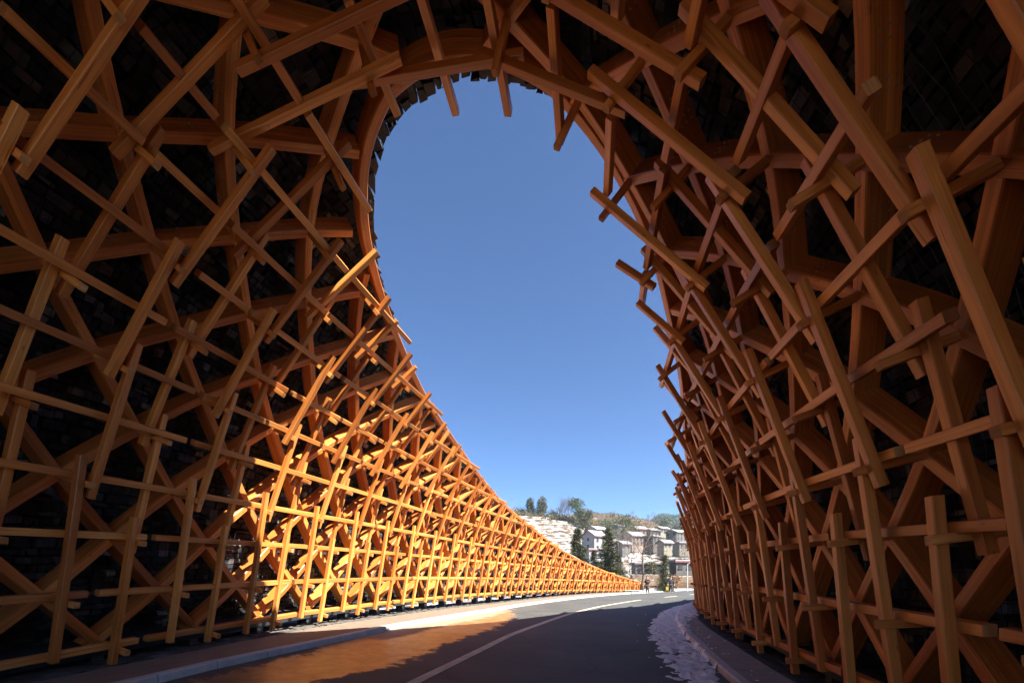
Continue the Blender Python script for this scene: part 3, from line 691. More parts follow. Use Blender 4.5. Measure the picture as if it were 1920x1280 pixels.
def bare_tree(name,label,loc,h,seed,group=None,trunkf=.38,rad=None,depth=4,bark=None,cat='tree'):
    rng=np.random.default_rng(seed); t=empty(name,loc); tag(t,label,cat,group); L=np.array(loc); rad=rad or h*.017
    mb=MB(); pts=[L+np.array([rng.normal()*h*.006*i,rng.normal()*h*.006*i,h*trunkf*i/4]) for i in range(5)]; pts[0][2]-=.2
    mb.tube(pts,[rad*1.15,rad,rad*.95,rad*.9,rad*.82],8); mb.build('trunk',[bark or M_BARK],t,smooth=True,uv=False)
    br=MB(); tips=[]; e=pts[-1]
    branch(br,e,np.array([rng.normal()*.1,0,1.]),h*.26,rad*.75,depth,rng,tips,.12)
    for i in range(4):
        a=rng.uniform(0,6.28); f=rng.integers(2,5); branch(br,pts[f],np.array([math.cos(a),math.sin(a),.6]),h*.22,rad*.38,depth-1,rng,tips,.10)
    for q,dd in tips:
        for k in range(3):
            e=dd+rng.normal(size=3)*.6; leaf_quad(br,q-dd*h*.02*rng.random(),e,h*rng.uniform(.04,.08),h*.0045,rng,.5)
    br.build('branches',[bark or M_BARK],t,uv=False); return t
def leafy_tree(name,label,loc,h,w,seed,mat,group=None,trunk=True,n=1500,ls=.5,flat=.8,cat='tree'):
    rng=np.random.default_rng(seed); t=empty(name,loc); tag(t,label,cat,group); L=np.array(loc)
    mb=MB(); mb.tube([L+np.array([0,0,-.2]),L+np.array([.02*h,0,h*.3]),L+np.array([-.01*h,0,h*.75])],[h*.03,h*.022,h*.008],6); mb.build('trunk',[M_BARK],t,uv=False)
    cr=MB(); bl=[]
    for i in range(11):
        a=rng.uniform(0,6.28); rr=w*.5*rng.uniform(.1,.72); z=h*rng.uniform(.32,.86); sh=1-abs(z/h-.55)*.9; bl.append((L+np.array([math.cos(a)*rr*sh,math.sin(a)*rr*sh,z]),w*rng.uniform(.16,.30)))
    for i in range(n):
        c,s=bl[rng.integers(len(bl))]; v=rng.normal(size=3); v/=np.linalg.norm(v); p=c+v*s*(rng.random()**.35)*np.array([1,1,flat])
        leaf_quad(cr,p,v+rng.normal(size=3)*.8+np.array([0,0,.2]),ls*rng.uniform(.5,1.2),ls*.6,rng,float(np.clip(rng.normal(.45,.25),0,1)))
    cr.build('crown',[mat],t,uv=False); return t
def hp(px,D,dz=-.1): return (float((px-CXP)/FPX*D),float(D),float(hill_z(np.array(float(px)),np.array(float(D))))+dz)
def gp(px,D,z): return (float((px-CXP)/FPX*D),float(D),z)
G1='firs behind the low end of the tunnel wall'
conifer('fir_tree','broad dark fir standing left of the white gabled house, above the low tunnel wall',gp(1083,61,-1.0),9.2,2.6,11,G1)
conifer('fir_tree','tallest dark green fir, pointed, directly right of the white gabled house',gp(1141,58,-1.0),8.9,3.0,12,G1)
conifer('fir_tree','low fir between the tallest fir and the broad dark fir',gp(1114,60,-1.0),6.0,1.9,13,G1)
conifer('fir_tree','short fir leaning against the right flank of the tallest fir',gp(1160,61,-1.0),5.4,2.2,14,G1)
conifer('fir_tree','small fir with rusty shrub at its side, behind the walking person',gp(1245,57,-.75),5.0,1.35,15,'young trees by the road bend')
bare_tree('bare_tree','tall leafless tree with a straight dark trunk beside the standing person',gp(1206,56,-.9),7.6,21,'leafless roadside trees',.66,.14,4)
bare_tree('bare_tree','slimmer leafless tree between the firs and the tall leafless tree',gp(1181,60,-.9),6.3,22,'leafless roadside trees',.5,.10,4)
leafy_tree('rusty_shrub','rust brown leafless shrub right of the small fir',gp(1262,58,-.8),2.6,2.6,31,M_RUST,'young trees by the road bend',n=700,ls=.28,cat='shrub')
leafy_tree('green_shrub','dark green shrub at the foot of the tall leafless tree',gp(1203,60,-.9),1.9,1.6,32,M_EVER,None,n=500,ls=.22,cat='shrub')
leafy_tree('round_bush','yellow green bush in front of the long low shed',hp(1223,84),3.6,4.2,33,M_OLIVE,'bushes among the terraces',n=700,ls=.45,cat='shrub')
leafy_tree('round_bush','small olive bush higher on the snow, above the young fir',hp(1258,96),3.0,3.4,34,M_OLIVE,'bushes among the terraces',n=500,ls=.45,cat='shrub')
leafy_tree('round_bush','dark bush beside the low shed roof',hp(1237,90),2.6,3.4,35,M_EVER,'bushes among the terraces',n=500,ls=.4,cat='shrub')
bare_tree('bare_tree','pale leafless tree on the snow beside the right tunnel wall',hp(1276,92),6.5,36,'leafless village trees',.3,.09,3,M_BARK2)
bare_tree('bare_tree','brownish leafless tree in front of the pink long house',hp(1160,118),11,37,'leafless village trees',.3,.14,4,M_BARK2)
bare_tree('bare_tree','leafless tree rising left of the concrete block house',hp(1178,112),9,38,'leafless village trees',.3,.12,4,M_BARK2)
# trees on the brow of the left hill
for px,D,h,w,sd,mat,lab in ((994,192,8.6,4.0,41,M_OLIVE,'left of two feathery bamboo clumps on the snowy hill brow'),(1016,190,8.4,4.6,42,M_OLIVE,'right of two feathery bamboo clumps on the snowy hill brow')):
    leafy_tree('bamboo_clump',lab,hp(px,D,-2.2),h,w,sd,mat,'bamboo on the hill brow',n=1500,ls=.9,flat=2.6,cat='bamboo')
for px,D,h,sd,lab in ((1050,186,9.5,43,'dark twisted bare tree on the hill brow, leftmost of the three'),(1059,190,9.5,44,'thin bare tree in the middle of the three on the hill brow'),(1068,186,10.5,45,'spreading bare tree on the hill brow next to the round evergreen')):
    bare_tree('bare_tree',lab,hp(px,D),h,sd,'bare trees on the hill brow',.22,.2,4)
for px,D,h,sd,lab in ((1025,194,5.5,46,'left of two spindly saplings right of the bamboo'),(1031,194,5.0,47,'right of two spindly saplings right of the bamboo')):
    bare_tree('sapling',lab,hp(px,D),h,sd,'saplings on the hill brow',.4,.08,2,M_BARK2)
leafy_tree('evergreen_tree','big round dark evergreen at the right end of the hill brow',hp(1084,180),11.5,9.5,51,M_EVER,None,n=2200,ls=.8)
leafy_tree('olive_tree','wide olive brown tree below the round evergreen',hp(1104,172),10,11,52,M_OLIVE,'olive coloured trees on the slope',n=2000,ls=.8)
leafy_tree('olive_tree','olive tree in shade above the grey gabled house',hp(1118,205),8,9,53,M_OLIVE,'olive coloured trees on the slope',n=1200,ls=.8)
leafy_tree('evergreen_tree','dark green spreading tree above the pink long house',hp(1167,165),11.5,12.5,54,M_EVER,'dark trees in the village',n=2300,ls=.8)
leafy_tree('evergreen_tree','dark green tree on the slope between olive tree and spreading tree',hp(1140,225),8,9,55,M_EVER,'dark trees in the village',n=1000,ls=.8)
leafy_tree('evergreen_tree','blue green trees under the distant ridge, left of the hillside farmhouse',hp(1247,260),9,10,56,M_EVER,'dark trees in the village',n=1100,ls=.9)
leafy_tree('olive_tree','brown olive tree above the hillside farmhouse',hp(1270,240),8,10,57,M_OLIVE,'olive coloured trees on the slope',n=1100,ls=.9)
k_=0
for px,D,h,sd,lab in ((978,196,3.4,61,'low dark bush left of the bamboo on the hill brow'),(1006,193,3.6,62,'low dark bush between the two bamboo clumps'),(1040,192,3.2,63,'low dark bush under the twisted bare tree'),(1076,188,4.0,64,'low dark bush at the foot of the round evergreen')):
    leafy_tree('hill_bush',lab,hp(px,D,-1.),h,6.0,sd,M_EVER,'bushes on the hill brow',n=500,ls=.6,cat='shrub')
for px,D,h,sd,lab in ((1128,240,8,71,'grey bare tree above the grey gabled house'),(1152,250,8,72,'grey bare tree left of the tall roadside tree, far up the slope'),(1190,262,8.5,73,'bare tree on the brown far slope behind the long house'),(1214,255,8,74,'bare tree on the brown far slope above the concrete block'),(1232,240,8,75,'bare tree on the slope near the terrace house'),(1109,150,8,76,'bare tree between the round evergreen and the grey gabled house'),(1150,140,8,77,'bare tree just right of the tallest fir, among the houses'),(1262,150,7.5,78,'bare tree in front of the hillside farmhouse'),(1284,120,6.5,79,'bare tree in front of the courtyard house')):
    bare_tree('bare_tree',lab,hp(px,D),h,sd,'bare trees on the village slope',.2,.16,4,M_BARK2)
# scattered scrub on the slopes, too many and too small to count
mb=MB(); rng=np.random.default_rng(9)
for k in range(700):
    if rng.random()<.32: px,D=rng.uniform(930,1110),rng.uniform(176,215)
    elif rng.random()<.55: px,D=rng.uniform(1100,1300),rng.uniform(215,310)
    else: px,D=rng.uniform(940,1300),rng.uniform(86,235)
    c=np.array(hp(px,D,0)); s=rng.uniform(.3,1.1)*(1.5 if D>170 else .8); tb=rng.uniform(.1,.9)
    for q in range(22):
        v=rng.normal(size=3); v/=np.linalg.norm(v); v[2]=abs(v[2]); leaf_quad(mb,c+v*s*rng.uniform(.2,1)*np.array([1.3,1.3,.8]),v+rng.normal(size=3)*.5,s*.7,s*.4,rng,float(np.clip(tb+rng.normal()*.15,0,1)))
sc_=mb.build('hillside_scrub',[M_OLIVE],None,uv=False); tag(sc_,kind='stuff')
mb=MB()
for k in range(1500):
    px=rng.uniform(1190,1330); D=rng.uniform(560,720); c=np.array([(px-CXP)/FPX*D,D,0.]); top=np.interp(px,[300,1000,1150,1222,1232,1240,1262,1290,1400,2000],[40,50,62,84,92,95,92,97,100,60]); a_=np.clip((D-520)/180,0,1); c[2]=-5+(top+5)*math.sin(a_*math.pi/2)-1
    s=rng.uniform(2,4.5); tb=rng.uniform(.0,.5)
    for q in range(9):
        v=rng.normal(size=3); v/=np.linalg.norm(v); v[2]=abs(v[2])*1.3; leaf_quad(mb,c+v*s*.5,v+rng.normal(size=3)*.5,s*.9,s*.6,rng,float(np.clip(tb+rng.normal()*.15,0,1)))
tag(mb.build('distant_wood',[M_EVER],None,uv=False),kind='stuff')

# ================================================================== VILLAGE HOUSES
M_WHITE=plain('white_render',(.24,.24,.24),.85,0,.08,1.5); M_GREYW=plain('grey_render',(.11,.107,.105),.9,0,.15,1.2); M_PINK=plain('pale_pink_render',(.20,.155,.13),.9,0,.3,1.2)
M_CONC=plain('bare_concrete',(.09,.08,.075),.9,0,.25,.8); M_BRICK=plain('orange_brick',(.32,.14,.07),.9,0,.2,2); M_TILE=plain('dark_roof_tile',(.12,.10,.10),.8,0,.25,3); M_RED=plain('red_roof_sheet',(.17,.045,.04),.6,0,.15,2)
M_GLASS=plain('dark_window',(.03,.035,.045),.2,0,.1,2); M_CREAM=plain('cream_render',(.18,.165,.13),.9,0,.12,1.2); M_DOOR=plain('brown_door',(.16,.08,.05),.6)
def house(name,label,px,D,W,Dp,Hw,yaw,wm,rm,roof='gable',rh=1.6,wins=(),lw=(),snow=True,door=None,base_y=None):
    p=hp(px,D,0)
    z0=p[2] if base_y is None else CAMZ-(base_y-YHP)/FPX*D
    t=empty(name,(p[0],p[1],z0)); t.rotation_euler=(0,0,yaw); tag(t,label,'house')
    def loc(mb,nm,mats,par): 
        o=mb.build(nm,mats,None,uv=False); o.parent=par; return o
    w,d=W/2,Dp/2; b=-2.2
    mb=MB()
    if roof=='gable':
        V=[(-w,-d,b),(w,-d,b),(w,d,b),(-w,d,b),(-w,-d,Hw),(w,-d,Hw),(w,d,Hw),(-w,d,Hw),(-w,0,Hw+rh),(w,0,Hw+rh)]
        F=[(0,1,5,4),(2,3,7,6),(1,2,6,9,5),(3,0,4,8,7),(4,5,9,8),(6,7,8,9)]
    else:
        V=[(-w,-d,b),(w,-d,b),(w,d,b),(-w,d,b),(-w,-d,Hw),(w,-d,Hw),(w,d,Hw),(-w,d,Hw)]; F=[(0,1,5,4),(2,3,7,6),(1,2,6,5),(3,0,4,7),(4,5,6,7)]
    mb.add(V,F); loc(mb,'wall',[wm],t)
    def slab(x0,x1,y0,z0_,y1,z1_,th):
        return [(x0,y0,z0_),(x1,y0,z0_),(x1,y1,z1_),(x0,y1,z1_),(x0,y0,z0_+th),(x1,y0,z0_+th),(x1,y1,z1_+th),(x0,y1,z1_+th)]
    BF=[(3,2,1,0),(4,5,6,7),(0,1,5,4),(1,2,6,5),(2,3,7,6),(3,0,4,7)]
    mb=MB(); ms=MB(); o=.55
    if roof=='gable':
        sl=rh/d
        for sg in (-1,1):
            mb.add(slab(-w-o,w+o,sg*(d+o),Hw-o*sl+.03,sg*.02,Hw+rh+.03,.16),BF); ms.add(slab(-w-o+.12,w+o-.12,sg*(d+o-.18),Hw-(o-.18)*sl+.2,sg*.3,Hw+rh-.28*sl+.2,.16),BF)
    else:
        mb.add(slab(-w-.35,w+.35,-d-.35,Hw+.01,d+.35,Hw+.01,.28),BF); ms.add(slab(-w-.2,w+.2,-d-.2,Hw+.295,d+.2,Hw+.295,.16),BF)
    ro=loc(mb,'roof',[rm],t)
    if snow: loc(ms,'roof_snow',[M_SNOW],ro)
    for x,z,ww,hh in wins:
        q=MB(); q.box((x,-d-.03,z),(ww/2,0,0),(0,.05,0),(0,0,hh/2)); fr=loc(q,'window',[M_GLASS],t)
        q=MB(); q.box((x,-d-.07,z-hh/2-.08),(ww/2+.12,0,0),(0,.1,0),(0,0,.06)); loc(q,'sill',[wm],fr)
    for y,z,ww,hh in lw:
        q=MB(); q.box((-w-.03,y,z),(.05,0,0),(0,ww/2,0),(0,0,hh/2)); loc(q,'window',[M_GLASS],t)
    if door:
        q=MB(); q.box((door,-d-.03,1.05),(.55,0,0),(0,.06,0),(0,0,1.05)); loc(q,'door',[M_DOOR],t)
    return t
W6=lambda n,W,z,ww=1.1,hh=1.3:[(-W/2+W*(i+.5)/n,z,ww,hh) for i in range(n)]
house('gabled_house','white gabled house with a red ridge and snowy roof between the two big firs',1114,128,5.4,4.6,4.6,R(40),M_WHITE,M_RED,rh=1.5,wins=W6(2,5.4,3.4,.9,1.1)+W6(2,5.4,1.2,.9,1.1),lw=[(0,3.6,.7,.8),(0,1.6,.7,.9)],base_y=1035)
house('gabled_house','grey gabled house on the slope above the white gabled house',1119,172,6.6,5.0,2.6,R(38),M_GREYW,M_TILE,rh=1.3,wins=W6(3,6.6,1.5,.8,1.),base_y=1006)
house('annex_house','low white annex with red eaves below the white gabled house',1116,108,6.0,4.5,2.3,R(20),M_WHITE,M_RED,'flat',wins=W6(3,6,1.3,.8,1.),base_y=1050)
house('long_house','pale pink long house with snowy roof left of the concrete block',1187,150,5.4,4.2,3.3,R(30),M_PINK,M_TILE,rh=1.3,wins=W6(3,5.4,2.3,.7,.9)+W6(3,5.4,.8,.7,.9),base_y=1023)
house('upper_house','small pink house on the terrace behind the long house',1197,182,5,4,2.4,R(25),M_PINK,M_RED,rh=1.1,wins=W6(2,5,1.3,.8,.9),base_y=1003)
house('block_house','bare concrete block house with a snowy flat roof',1222,140,3.8,3.6,2.9,R(38),M_CONC,M_TILE,'flat',wins=W6(2,3.8,2.0,.7,.9),lw=[(-.8,1.9,.7,.9),(.8,1.9,.7,.9)],base_y=1024)
house('low_house','low white house with a dark roof right of the concrete block',1246,126,3.0,2.6,1.6,R(25),M_CREAM,M_TILE,rh=.7,wins=W6(2,3.0,.9,.5,.6),base_y=1028)
house('farmhouse','grey and cream hillside farmhouse below the distant ridge',1268,182,7.0,5,3.2,R(35),M_GREYW,M_TILE,rh=1.0,wins=W6(3,7,2.3,.8,1.)+W6(3,7,.8,.8,1.),lw=[(-1.5,2.4,1,1.2),(1.5,2.4,1,1.2)],base_y=1013)
house('courtyard_house','low cream courtyard house at the right, under the farmhouse',1280,132,4.6,3.4,1.6,R(15),M_CREAM,M_TILE,'flat',wins=W6(3,4.6,.9,.6,.7),base_y=1029)
house('terrace_house','small far house in the snow between block house and farmhouse',1240,205,5.5,4,2.2,R(30),M_CREAM,M_TILE,rh=.9,wins=W6(3,5.5,1.2,.7,.8),base_y=1000)
house('low_house','low grey house with snowy roof between the tallest fir and the pink long house',1168,135,3.4,3,1.7,R(30),M_GREYW,M_TILE,rh=.8,wins=W6(2,3.4,.9,.6,.7),base_y=1030)
house('terrace_house','tiny cream house high on the slope left of the small pink house',1160,215,5,4,2.2,R(30),M_CREAM,M_TILE,rh=.8,wins=W6(2,5,1.1,.8,.9),base_y=995)
house('terrace_house','small grey house right of the small pink house, behind the concrete block',1220,190,5,4,2.2,R(30),M_GREYW,M_TILE,rh=.8,wins=W6(2,5,1.1,.8,.9),base_y=1004)
house('long_shed','long low grey shed with snowy flat roof behind the leafless trees',1214,86,5.6,2.4,1.15,R(4),M_GREYW,M_TILE,'flat',wins=W6(3,5.6,.6,.9,.6),base_y=1069)
house('roadside_shop','small grey roadside shop with red roof edge beside the right tunnel wall',1277,84,3.4,2.6,1.5,R(8),M_CONC,M_RED,'flat',wins=W6(2,3.4,.8,.7,.8),door=None,base_y=1069)
# terrace retaining walls
def m_terr():
    return plain('terrace_stone',(.15,.105,.07),.9,0,.45,1.6)
M_TERR=m_terr()
for px0,px1,D,y0,y1,lab in ((1186,1242,80,1084,1077,'lower brown stone terrace wall left of the young fir'),(1264,1300,79,1088,1080,'brown stone terrace wall right of the rusty shrub'),(1192,1236,75,1094,1087,'grassy brown bank wall nearest the road')):
    mb=MB(); n=14
    V=[]
    for i in range(n+1):
        px=px0+(px1-px0)*i/n; zt=CAMZ-(y1+random.uniform(-.5,.5)-YHP)/FPX*D; zb=CAMZ-(y0+4-YHP)/FPX*D; x=(px-CXP)/FPX*D
        V+=[(x,D,zb),(x,D+.15,zt),(x,D+1.6,zt+.05),(x,D+1.6,zb)]
    mb.add(V,[(i*4+j,(i+1)*4+j,(i+1)*4+(j+1)%4,i*4+(j+1)%4) for i in range(n) for j in range(4)]+[(0,1,2,3),(n*4+3,n*4+2,n*4+1,n*4)],None,.5,[0,1,0,0]*n+[0,0])
    tag(mb.build('terrace_wall',[M_TERR,M_SNOW],None,uv=False),lab,'wall','terrace walls above the road')
# poles and wires
M_POLE=plain('white_painted_pole',(.5,.52,.54),.4); M_PWOOD=plain('weathered_pole',(.22,.20,.18),.8)
t=empty('lamp_post',gp(1289,60,-.8)); tag(t,'slim white metal pole with short ladder arm beside the right tunnel wall','pole'); b=np.array(t.location)
mb=MB(); mb.tube([b,b+np.array([0,0,3.9])],[.07,.05],8); mb.build('shaft',[M_POLE],t,uv=False)
mb=MB(); mb.tube([b+np.array([0,0,3.8]),b+np.array([.35,0,4.05]),b+np.array([.8,0,4.1])],.03,6); mb.build('arm',[M_POLE],t,uv=False)
mb=MB(); mb.box(b+np.array([.95,0,4.08]),(.22,0,0),(0,.09,0),(0,0,.05)); mb.build('lamp_head',[M_POLE],t,uv=False)
t=empty('utility_pole',hp(962,188)); tag(t,'thin utility pole on the snowy hill brow by the tunnel rim','pole'); b=np.array(t.location)
mb=MB(); mb.tube([b,b+np.array([0,0,5.4])],[.12,.08],6); mb.build('shaft',[M_PWOOD],t,uv=False); mb=MB(); mb.box(b+np.array([0,0,4.9]),(.7,0,0),(0,.06,0),(0,0,.06)); mb.build('crossarm',[M_PWOOD],t,uv=False)
t=empty('utility_pole',hp(1101,200)); tag(t,'dark utility pole with crossarm between round evergreen and olive tree','pole'); b=np.array(t.location)
mb=MB(); mb.tube([b,b+np.array([0,0,11.])],[.16,.10],6); mb.build('shaft',[M_PWOOD],t,uv=False)
mb=MB()
for z in (9.6,10.5): mb.box(b+np.array([0,0,z]),(1.0,0,0),(0,.07,0),(0,0,.07))
mb.build('crossarm',[M_PWOOD],t,uv=False)
for y0,y1,y2,lab in ((961,949,921,'topmost power line crossing the pale sky above the village'),(957.5+1,951,940,'middle power line crossing the pale sky above the village'),(961.5,955,944,'lowest power line crossing the pale sky above the village')):
    P=[]
    A0=np.array(gp(1101 if y0<960.5 else 1099,200,CAMZ-(y0-YHP)/FPX*200)); B0=np.array(gp(1420,150,CAMZ-(y2-22-YHP)/FPX*150))
    for i in range(25):
        f=i/24; q=A0+(B0-A0)*f; q[2]-=1.5*4*f*(1-f); P.append(q)
    mb=MB(); mb.tube(P,.022,4); tag(mb.build('power_line',[M_PWOOD],None,uv=False),lab,'cable','power lines over the village')

# sign
t=empty('warning_board',gp(1251,55,-.72)); tag(t,'small yellow warning board with a black arrow beside the walking person','sign'); b=np.array(t.location)
M_YEL=plain('yellow_board',(.36,.25,.02),.5,0,.05); M_BLK=plain('black_mark',(.02,.02,.02),.5)
mb=MB(); mb.box(b+np.array([0,0,.62]),(.16,0,0),(0,.015,0),(0,0,.22)); bd=mb.build('board',[M_YEL],t,uv=False)
mb=MB(); c=b+np.array([0,-.02,.62]); mb.add([c+np.array(v) for v in ((-.12,0,-.03),(.0,0,-.03),(0,0,-.1),(.13,0,.0),(0,0,.1),(0,0,.03),(-.12,0,.03))],[(0,1,2,3,4,5,6)]); mk=mb.build('arrow_mark',[M_BLK],None,uv=False); mk.parent=bd; mk.matrix_parent_inverse=(t.matrix_basis).inverted()
for x in (-.12,.12):
    mb=MB(); mb.tube([b+np.array([x,.03,-.05]),b+np.array([x,.03,.5])],.018,6); mb.build('leg',[M_STEEL],t,uv=False)

# ================================================================== PEOPLE
M_SKIN=plain('skin',(.55,.33,.24),.5,0,.06,3); M_HAIR=plain('dark_hair',(.03,.022,.02),.5)
def skin(name,J,E,mat,parent,sub=2):
    keys=list(J); me=bpy.data.meshes.new(name); me.from_pydata([J[k][0] for k in keys],[(keys.index(a),keys.index(b)) for a,b in E],[]); me.materials.append(mat)
    o=bpy.data.objects.new(name,me); COL.objects.link(o); o.parent=parent
    md=o.modifiers.new('Skin','SKIN'); md.use_smooth_shade=True
    for i,k in enumerate(keys):
        r_=J[k][1]; me.skin_vertices[0].data[i].radius=(r_ if hasattr(r_,'__len__') else (r_,r_)); 
    me.skin_vertices[0].data[0].use_root=True
    s=o.modifiers.new('Subsurf','SUBSURF'); s.levels=sub; s.render_levels=sub
    return o
def person(label,loc,yaw,H,pose,coat,legs,shoes,hairlen,longcoat=False):
    t=empty('person',loc); t.rotation_euler=(0,0,yaw); t.scale=(H/1.75,)*3; tag(t,label,'person')
    P=dict(pelvis=((0,0,.95),(.12,.09)),waist=((0,0,1.10),(.12,.085)),chest=((0,0,1.30),(.15,.10)),neck0=((0,0,1.46),(.06,.055)),neck=((0,-.01,1.52),(.05,.05)),head0=((0,-.015,1.59),(.068,.078)),head1=((0,-.01,1.66),(.075,.09)),head2=((0,0,1.73),(.05,.062)))
    P.update(pose)
    E=[('pelvis','waist'),('waist','chest'),('chest','neck0'),('neck0','neck'),('neck','head0'),('head0','head1'),('head1','head2')]
    for s in 'LR':
        E+=[('chest','sh'+s),('sh'+s,'el'+s),('el'+s,'wr'+s),('wr'+s,'pm'+s),('pelvis','hip'+s),('hip'+s,'kn'+s),('kn'+s,'an'+s),('an'+s,'to'+s)]
        w=np.array(P['wr'+s][0]);h=np.array(P['pm'+s][0]); dv=h-w; dv/=np.linalg.norm(dv); sd=np.cross(dv,(0,0,1.)); sd=sd/(np.linalg.norm(sd)+1e-6)
        for i,(of,ln) in enumerate(((-.030,.070),(-.010,.082),(.010,.078),(.030,.062))):
            a=h+sd*of; m_=a+dv*ln*.55+np.array([0,-.012,-.006]); e=a+dv*ln+np.array([0,-.03,-.015]); P[f'f{s}{i}a']=(tuple(a),.010);P[f'f{s}{i}b']=(tuple(m_),.009);P[f'f{s}{i}c']=(tuple(e),.008)
            E+=[('pm'+s,f'f{s}{i}a'),(f'f{s}{i}a',f'f{s}{i}b'),(f'f{s}{i}b',f'f{s}{i}c')]
        th=w+dv*.035+sd*(.04 if s=='L' else -.04); P['th'+s]=(tuple(th),.011); P['tt'+s]=(tuple(th+dv*.045+np.array([0,-.01,0])),.009); E+=[('wr'+s,'th'+s),('th'+s,'tt'+s)]
    P['nose']=((0,-.105,1.625),.016); E.append(('head0','nose'))
    skin('body',P,E,M_SKIN,t,1)
    g=lambda k,r_,dz=0:((P[k][0][0],P[k][0][1],P[k][0][2]+dz),r_)
    J=dict(pelvis=g('pelvis',(.185,.14),-.02),waist=g('waist',(.17,.13)),chest=g('chest',(.20,.145)),neck0=g('neck0',(.09,.085),-.02))
    EE=[('pelvis','waist'),('waist','chest'),('chest','neck0')]
    for s in 'LR':
        J['sh'+s]=g('sh'+s,.088);J['el'+s]=g('el'+s,.066);J['wr'+s]=g('wr'+s,.052); EE+=[('chest','sh'+s),('sh'+s,'el'+s),('el'+s,'wr'+s)]
    if longcoat: J['hem']=((0,.0,.42),(.20,.17)); EE.append(('pelvis','hem'))
    skin('coat',J,EE,coat,t,2)
    J=dict(pelvis=g('pelvis',(.15,.115),.0)); EE=[]
    for s in 'LR':
        J['hip'+s]=g('hip'+s,.105);J['kn'+s]=g('kn'+s,.078);J['an'+s]=g('an'+s,.062,.03); EE+=[('pelvis','hip'+s),('hip'+s,'kn'+s),('kn'+s,'an'+s)]
    skin('trousers',J,EE,legs,t,2)
    for s in 'LR':
        a,b=P['an'+s][0],P['to'+s][0]; skin('shoe',dict(a=((a[0],a[1]+.03,.055),(.052,.055)),b=((b[0],b[1]-.03,.04),(.048,.038))),[('a','b')],shoes,t,1)
    J=dict(a=((0,.015,1.70),(.088,.098)),b=((0,.03,1.76),(.06,.07)),c=((0,.06,1.62),(.085,.06))); EE=[('a','b'),('a','c')]
    if hairlen: J['d']=((0,.085,1.45),(.085,.045)); EE.append(('c','d'))
    skin('hair',J,EE,M_HAIR,t,2)
    for x in (-.032,.032):
        mb=MB(); mb.tube([(x,-.083,1.668),(x,-.092,1.668)],[.012,.006],8); e=mb.build('eye',[M_BLK],None,uv=False); e.parent=t
    mb=MB(); mb.box((0,-.088,1.583),(.022,0,0),(0,.006,0),(0,0,.005)); e=mb.build('mouth',[plain('lips',(.40,.14,.12),.5)],None,uv=False); e.parent=t
    return t
M_COAT1=plain('plum_coat',(.075,.04,.045),.8,0,.2); M_LEG1=plain('taupe_trousers',(.16,.12,.11),.85); M_SHOE=plain('dark_shoes',(.03,.028,.028),.6)
M_COAT2=plain('black_jacket',(.035,.035,.045),.8); M_LEG2=plain('black_trousers',(.03,.03,.036),.85)
A=dict(shL=((.17,0,1.40),.055),shR=((-.17,0,1.40),.055),elL=((.23,-.03,1.13),.042),elR=((-.23,-.03,1.13),.042),wrL=((.07,-.25,1.20),.030),wrR=((-.07,-.25,1.20),.030),pmL=((.03,-.31,1.24),(.036,.018)),pmR=((-.03,-.31,1.24),(.036,.018)),
       hipL=((.09,0,.88),.085),hipR=((-.09,0,.88),.085),knL=((.10,-.02,.48),.058),knR=((-.10,-.02,.48),.058),anL=((.10,.02,.09),.042),anR=((-.10,.02,.09),.042),toL=((.11,-.13,.035),.034),toR=((-.11,-.13,.035),.034))
p1=gp(1214,43.6,0); 
def zroad(x,y):
    q=np.argmin((fX-x)**2+(fY-y)**2); s=(x-fX[q])*math.cos(fA[q])-(y-fY[q])*math.sin(fA[q]); return float(level(fu[q],s))
person('person in dark plum coat standing at the road edge, both hands raised',(p1[0],p1[1],zroad(p1[0],p1[1])),R(-18),1.80,A,M_COAT1,M_LEG1,M_SHOE,True,True)
ph=MB(); t=bpy.data.objects['person']; 
ph.box((0,-.345,1.275),(.036,0,0),(0,.006,.002),(0,-.02,.072)); o=ph.build('mobile_phone',[M_BLK],None,uv=False)
o.matrix_world=Matrix.Translation(t.location)@Matrix.Rotation(R(-18),4,'Z')@Matrix.Scale(1.80/1.75,4); tag(o,'small dark phone held up by the person in the plum coat','phone')
B=dict(shL=((.18,0,1.40),.055),shR=((-.18,0,1.40),.055),elL=((.31,.06,1.16),.042),elR=((-.31,-.04,1.17),.042),wrL=((.36,-.02,.94),.030),wrR=((-.35,-.20,.99),.030),pmL=((.37,-.05,.86),(.018,.036)),pmR=((-.35,-.25,.92),(.018,.036)),
       hipL=((.09,0,.88),.085),hipR=((-.09,0,.88),.085),knL=((.09,-.16,.49),.058),knR=((-.09,.02,.48),.058),anL=((.09,-.17,.09),.042),anR=((-.09,.22,.13),.042),toL=((.10,-.32,.04),.034),toR=((-.10,.10,.035),.034))
p2=gp(1258,50.0,0)
person('person in black jacket and trousers walking with arms held away from the body',(p2[0],p2[1],zroad(p2[0],p2[1])),R(-12),1.80,B,M_COAT2,M_LEG2,M_SHOE,False)

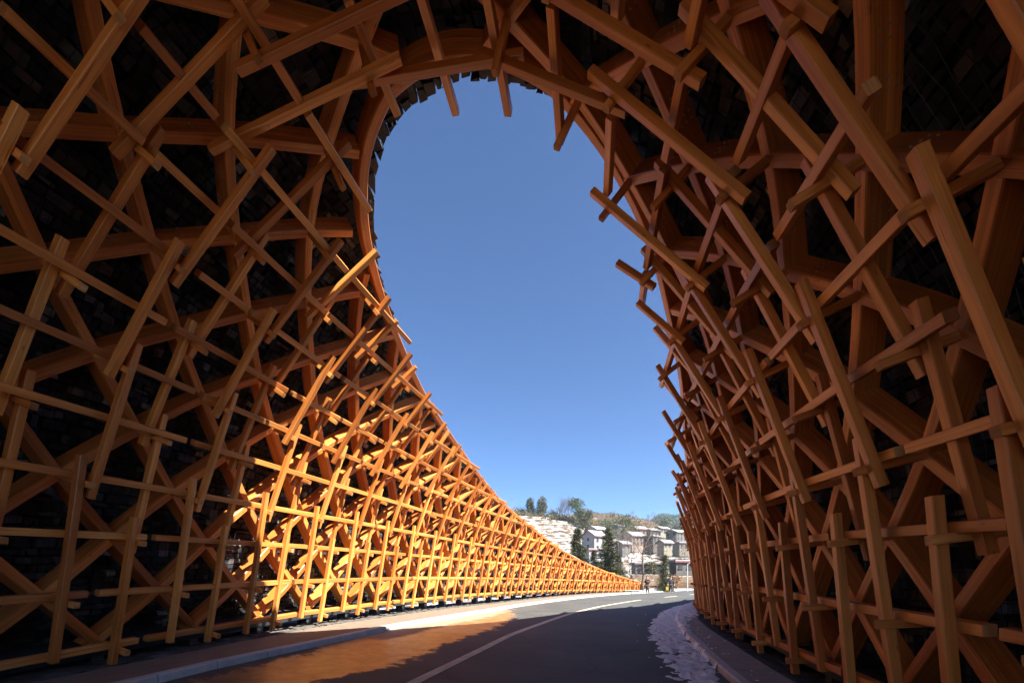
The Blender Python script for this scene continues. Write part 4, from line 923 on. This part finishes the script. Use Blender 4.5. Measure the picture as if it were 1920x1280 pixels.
# ================================================================== LIGHT, SKY, CAMERA
SAZ,SEL=121.0,45.0
w=bpy.data.worlds.new('World'); scene.world=w; w.use_nodes=True; nt=w.node_tree; bg=nt.nodes['Background']
sky=nt.nodes.new('ShaderNodeTexSky'); sky.sky_type='NISHITA'; sky.sun_disc=False; sky.sun_elevation=R(SEL); sky.sun_rotation=R(SAZ); sky.altitude=3000; sky.air_density=1.0; sky.dust_density=1.0; sky.ozone_density=10.0
nt.links.new(sky.outputs[0],bg.inputs[0]); bg.inputs[1].default_value=.05
sd=bpy.data.lights.new('sun','SUN'); sd.energy=5.0; sd.angle=R(.53); sd.color=(1,.93,.82); so=bpy.data.objects.new('sun',sd); COL.objects.link(so)
v=Vector((math.sin(R(SAZ))*math.cos(R(SEL)),math.cos(R(SAZ))*math.cos(R(SEL)),math.sin(R(SEL)))); so.rotation_euler=v.to_track_quat('Z','Y').to_euler(); so.location=(30,-20,40)
cd=bpy.data.cameras.new('camera'); cam=bpy.data.objects.new('camera',cd); COL.objects.link(cam); cam.location=(0,0,CAMZ); cam.rotation_euler=(R(90),0,0)
cd.sensor_width=36; cd.lens=FPX/1920*36; cd.shift_x=(960-CXP)/1920; cd.shift_y=(YHP-640)/1920; cd.clip_start=.05; cd.clip_end=9000; scene.camera=cam
scene.view_settings.view_transform='Standard'; scene.view_settings.look='None'; scene.view_settings.exposure=2.18; scene.view_settings.gamma=1
scene.cycles.max_bounces=14; scene.cycles.diffuse_bounces=10

# ================================================================== AIR
hz=MB(); hz.box((0,0,53),(4800,0,0),(0,4800,0),(0,0,56)); ho=hz.build('haze',[M_BLK],None,uv=False); ho['kind']='stuff'
mh=bpy.data.materials.new('pale_air'); mh.use_nodes=True; nh=mh.node_tree; nh.nodes.remove(nh.nodes['Principled BSDF']); pv=nh.nodes.new('ShaderNodeVolumePrincipled'); pv.inputs['Color'].default_value=(.62,.83,1,1); pv.inputs['Density'].default_value=.00026; pv.inputs['Anisotropy'].default_value=.2
nh.links.new(pv.outputs[0],nh.nodes['Material Output'].inputs['Volume']); ho.data.materials.clear(); ho.data.materials.append(mh)
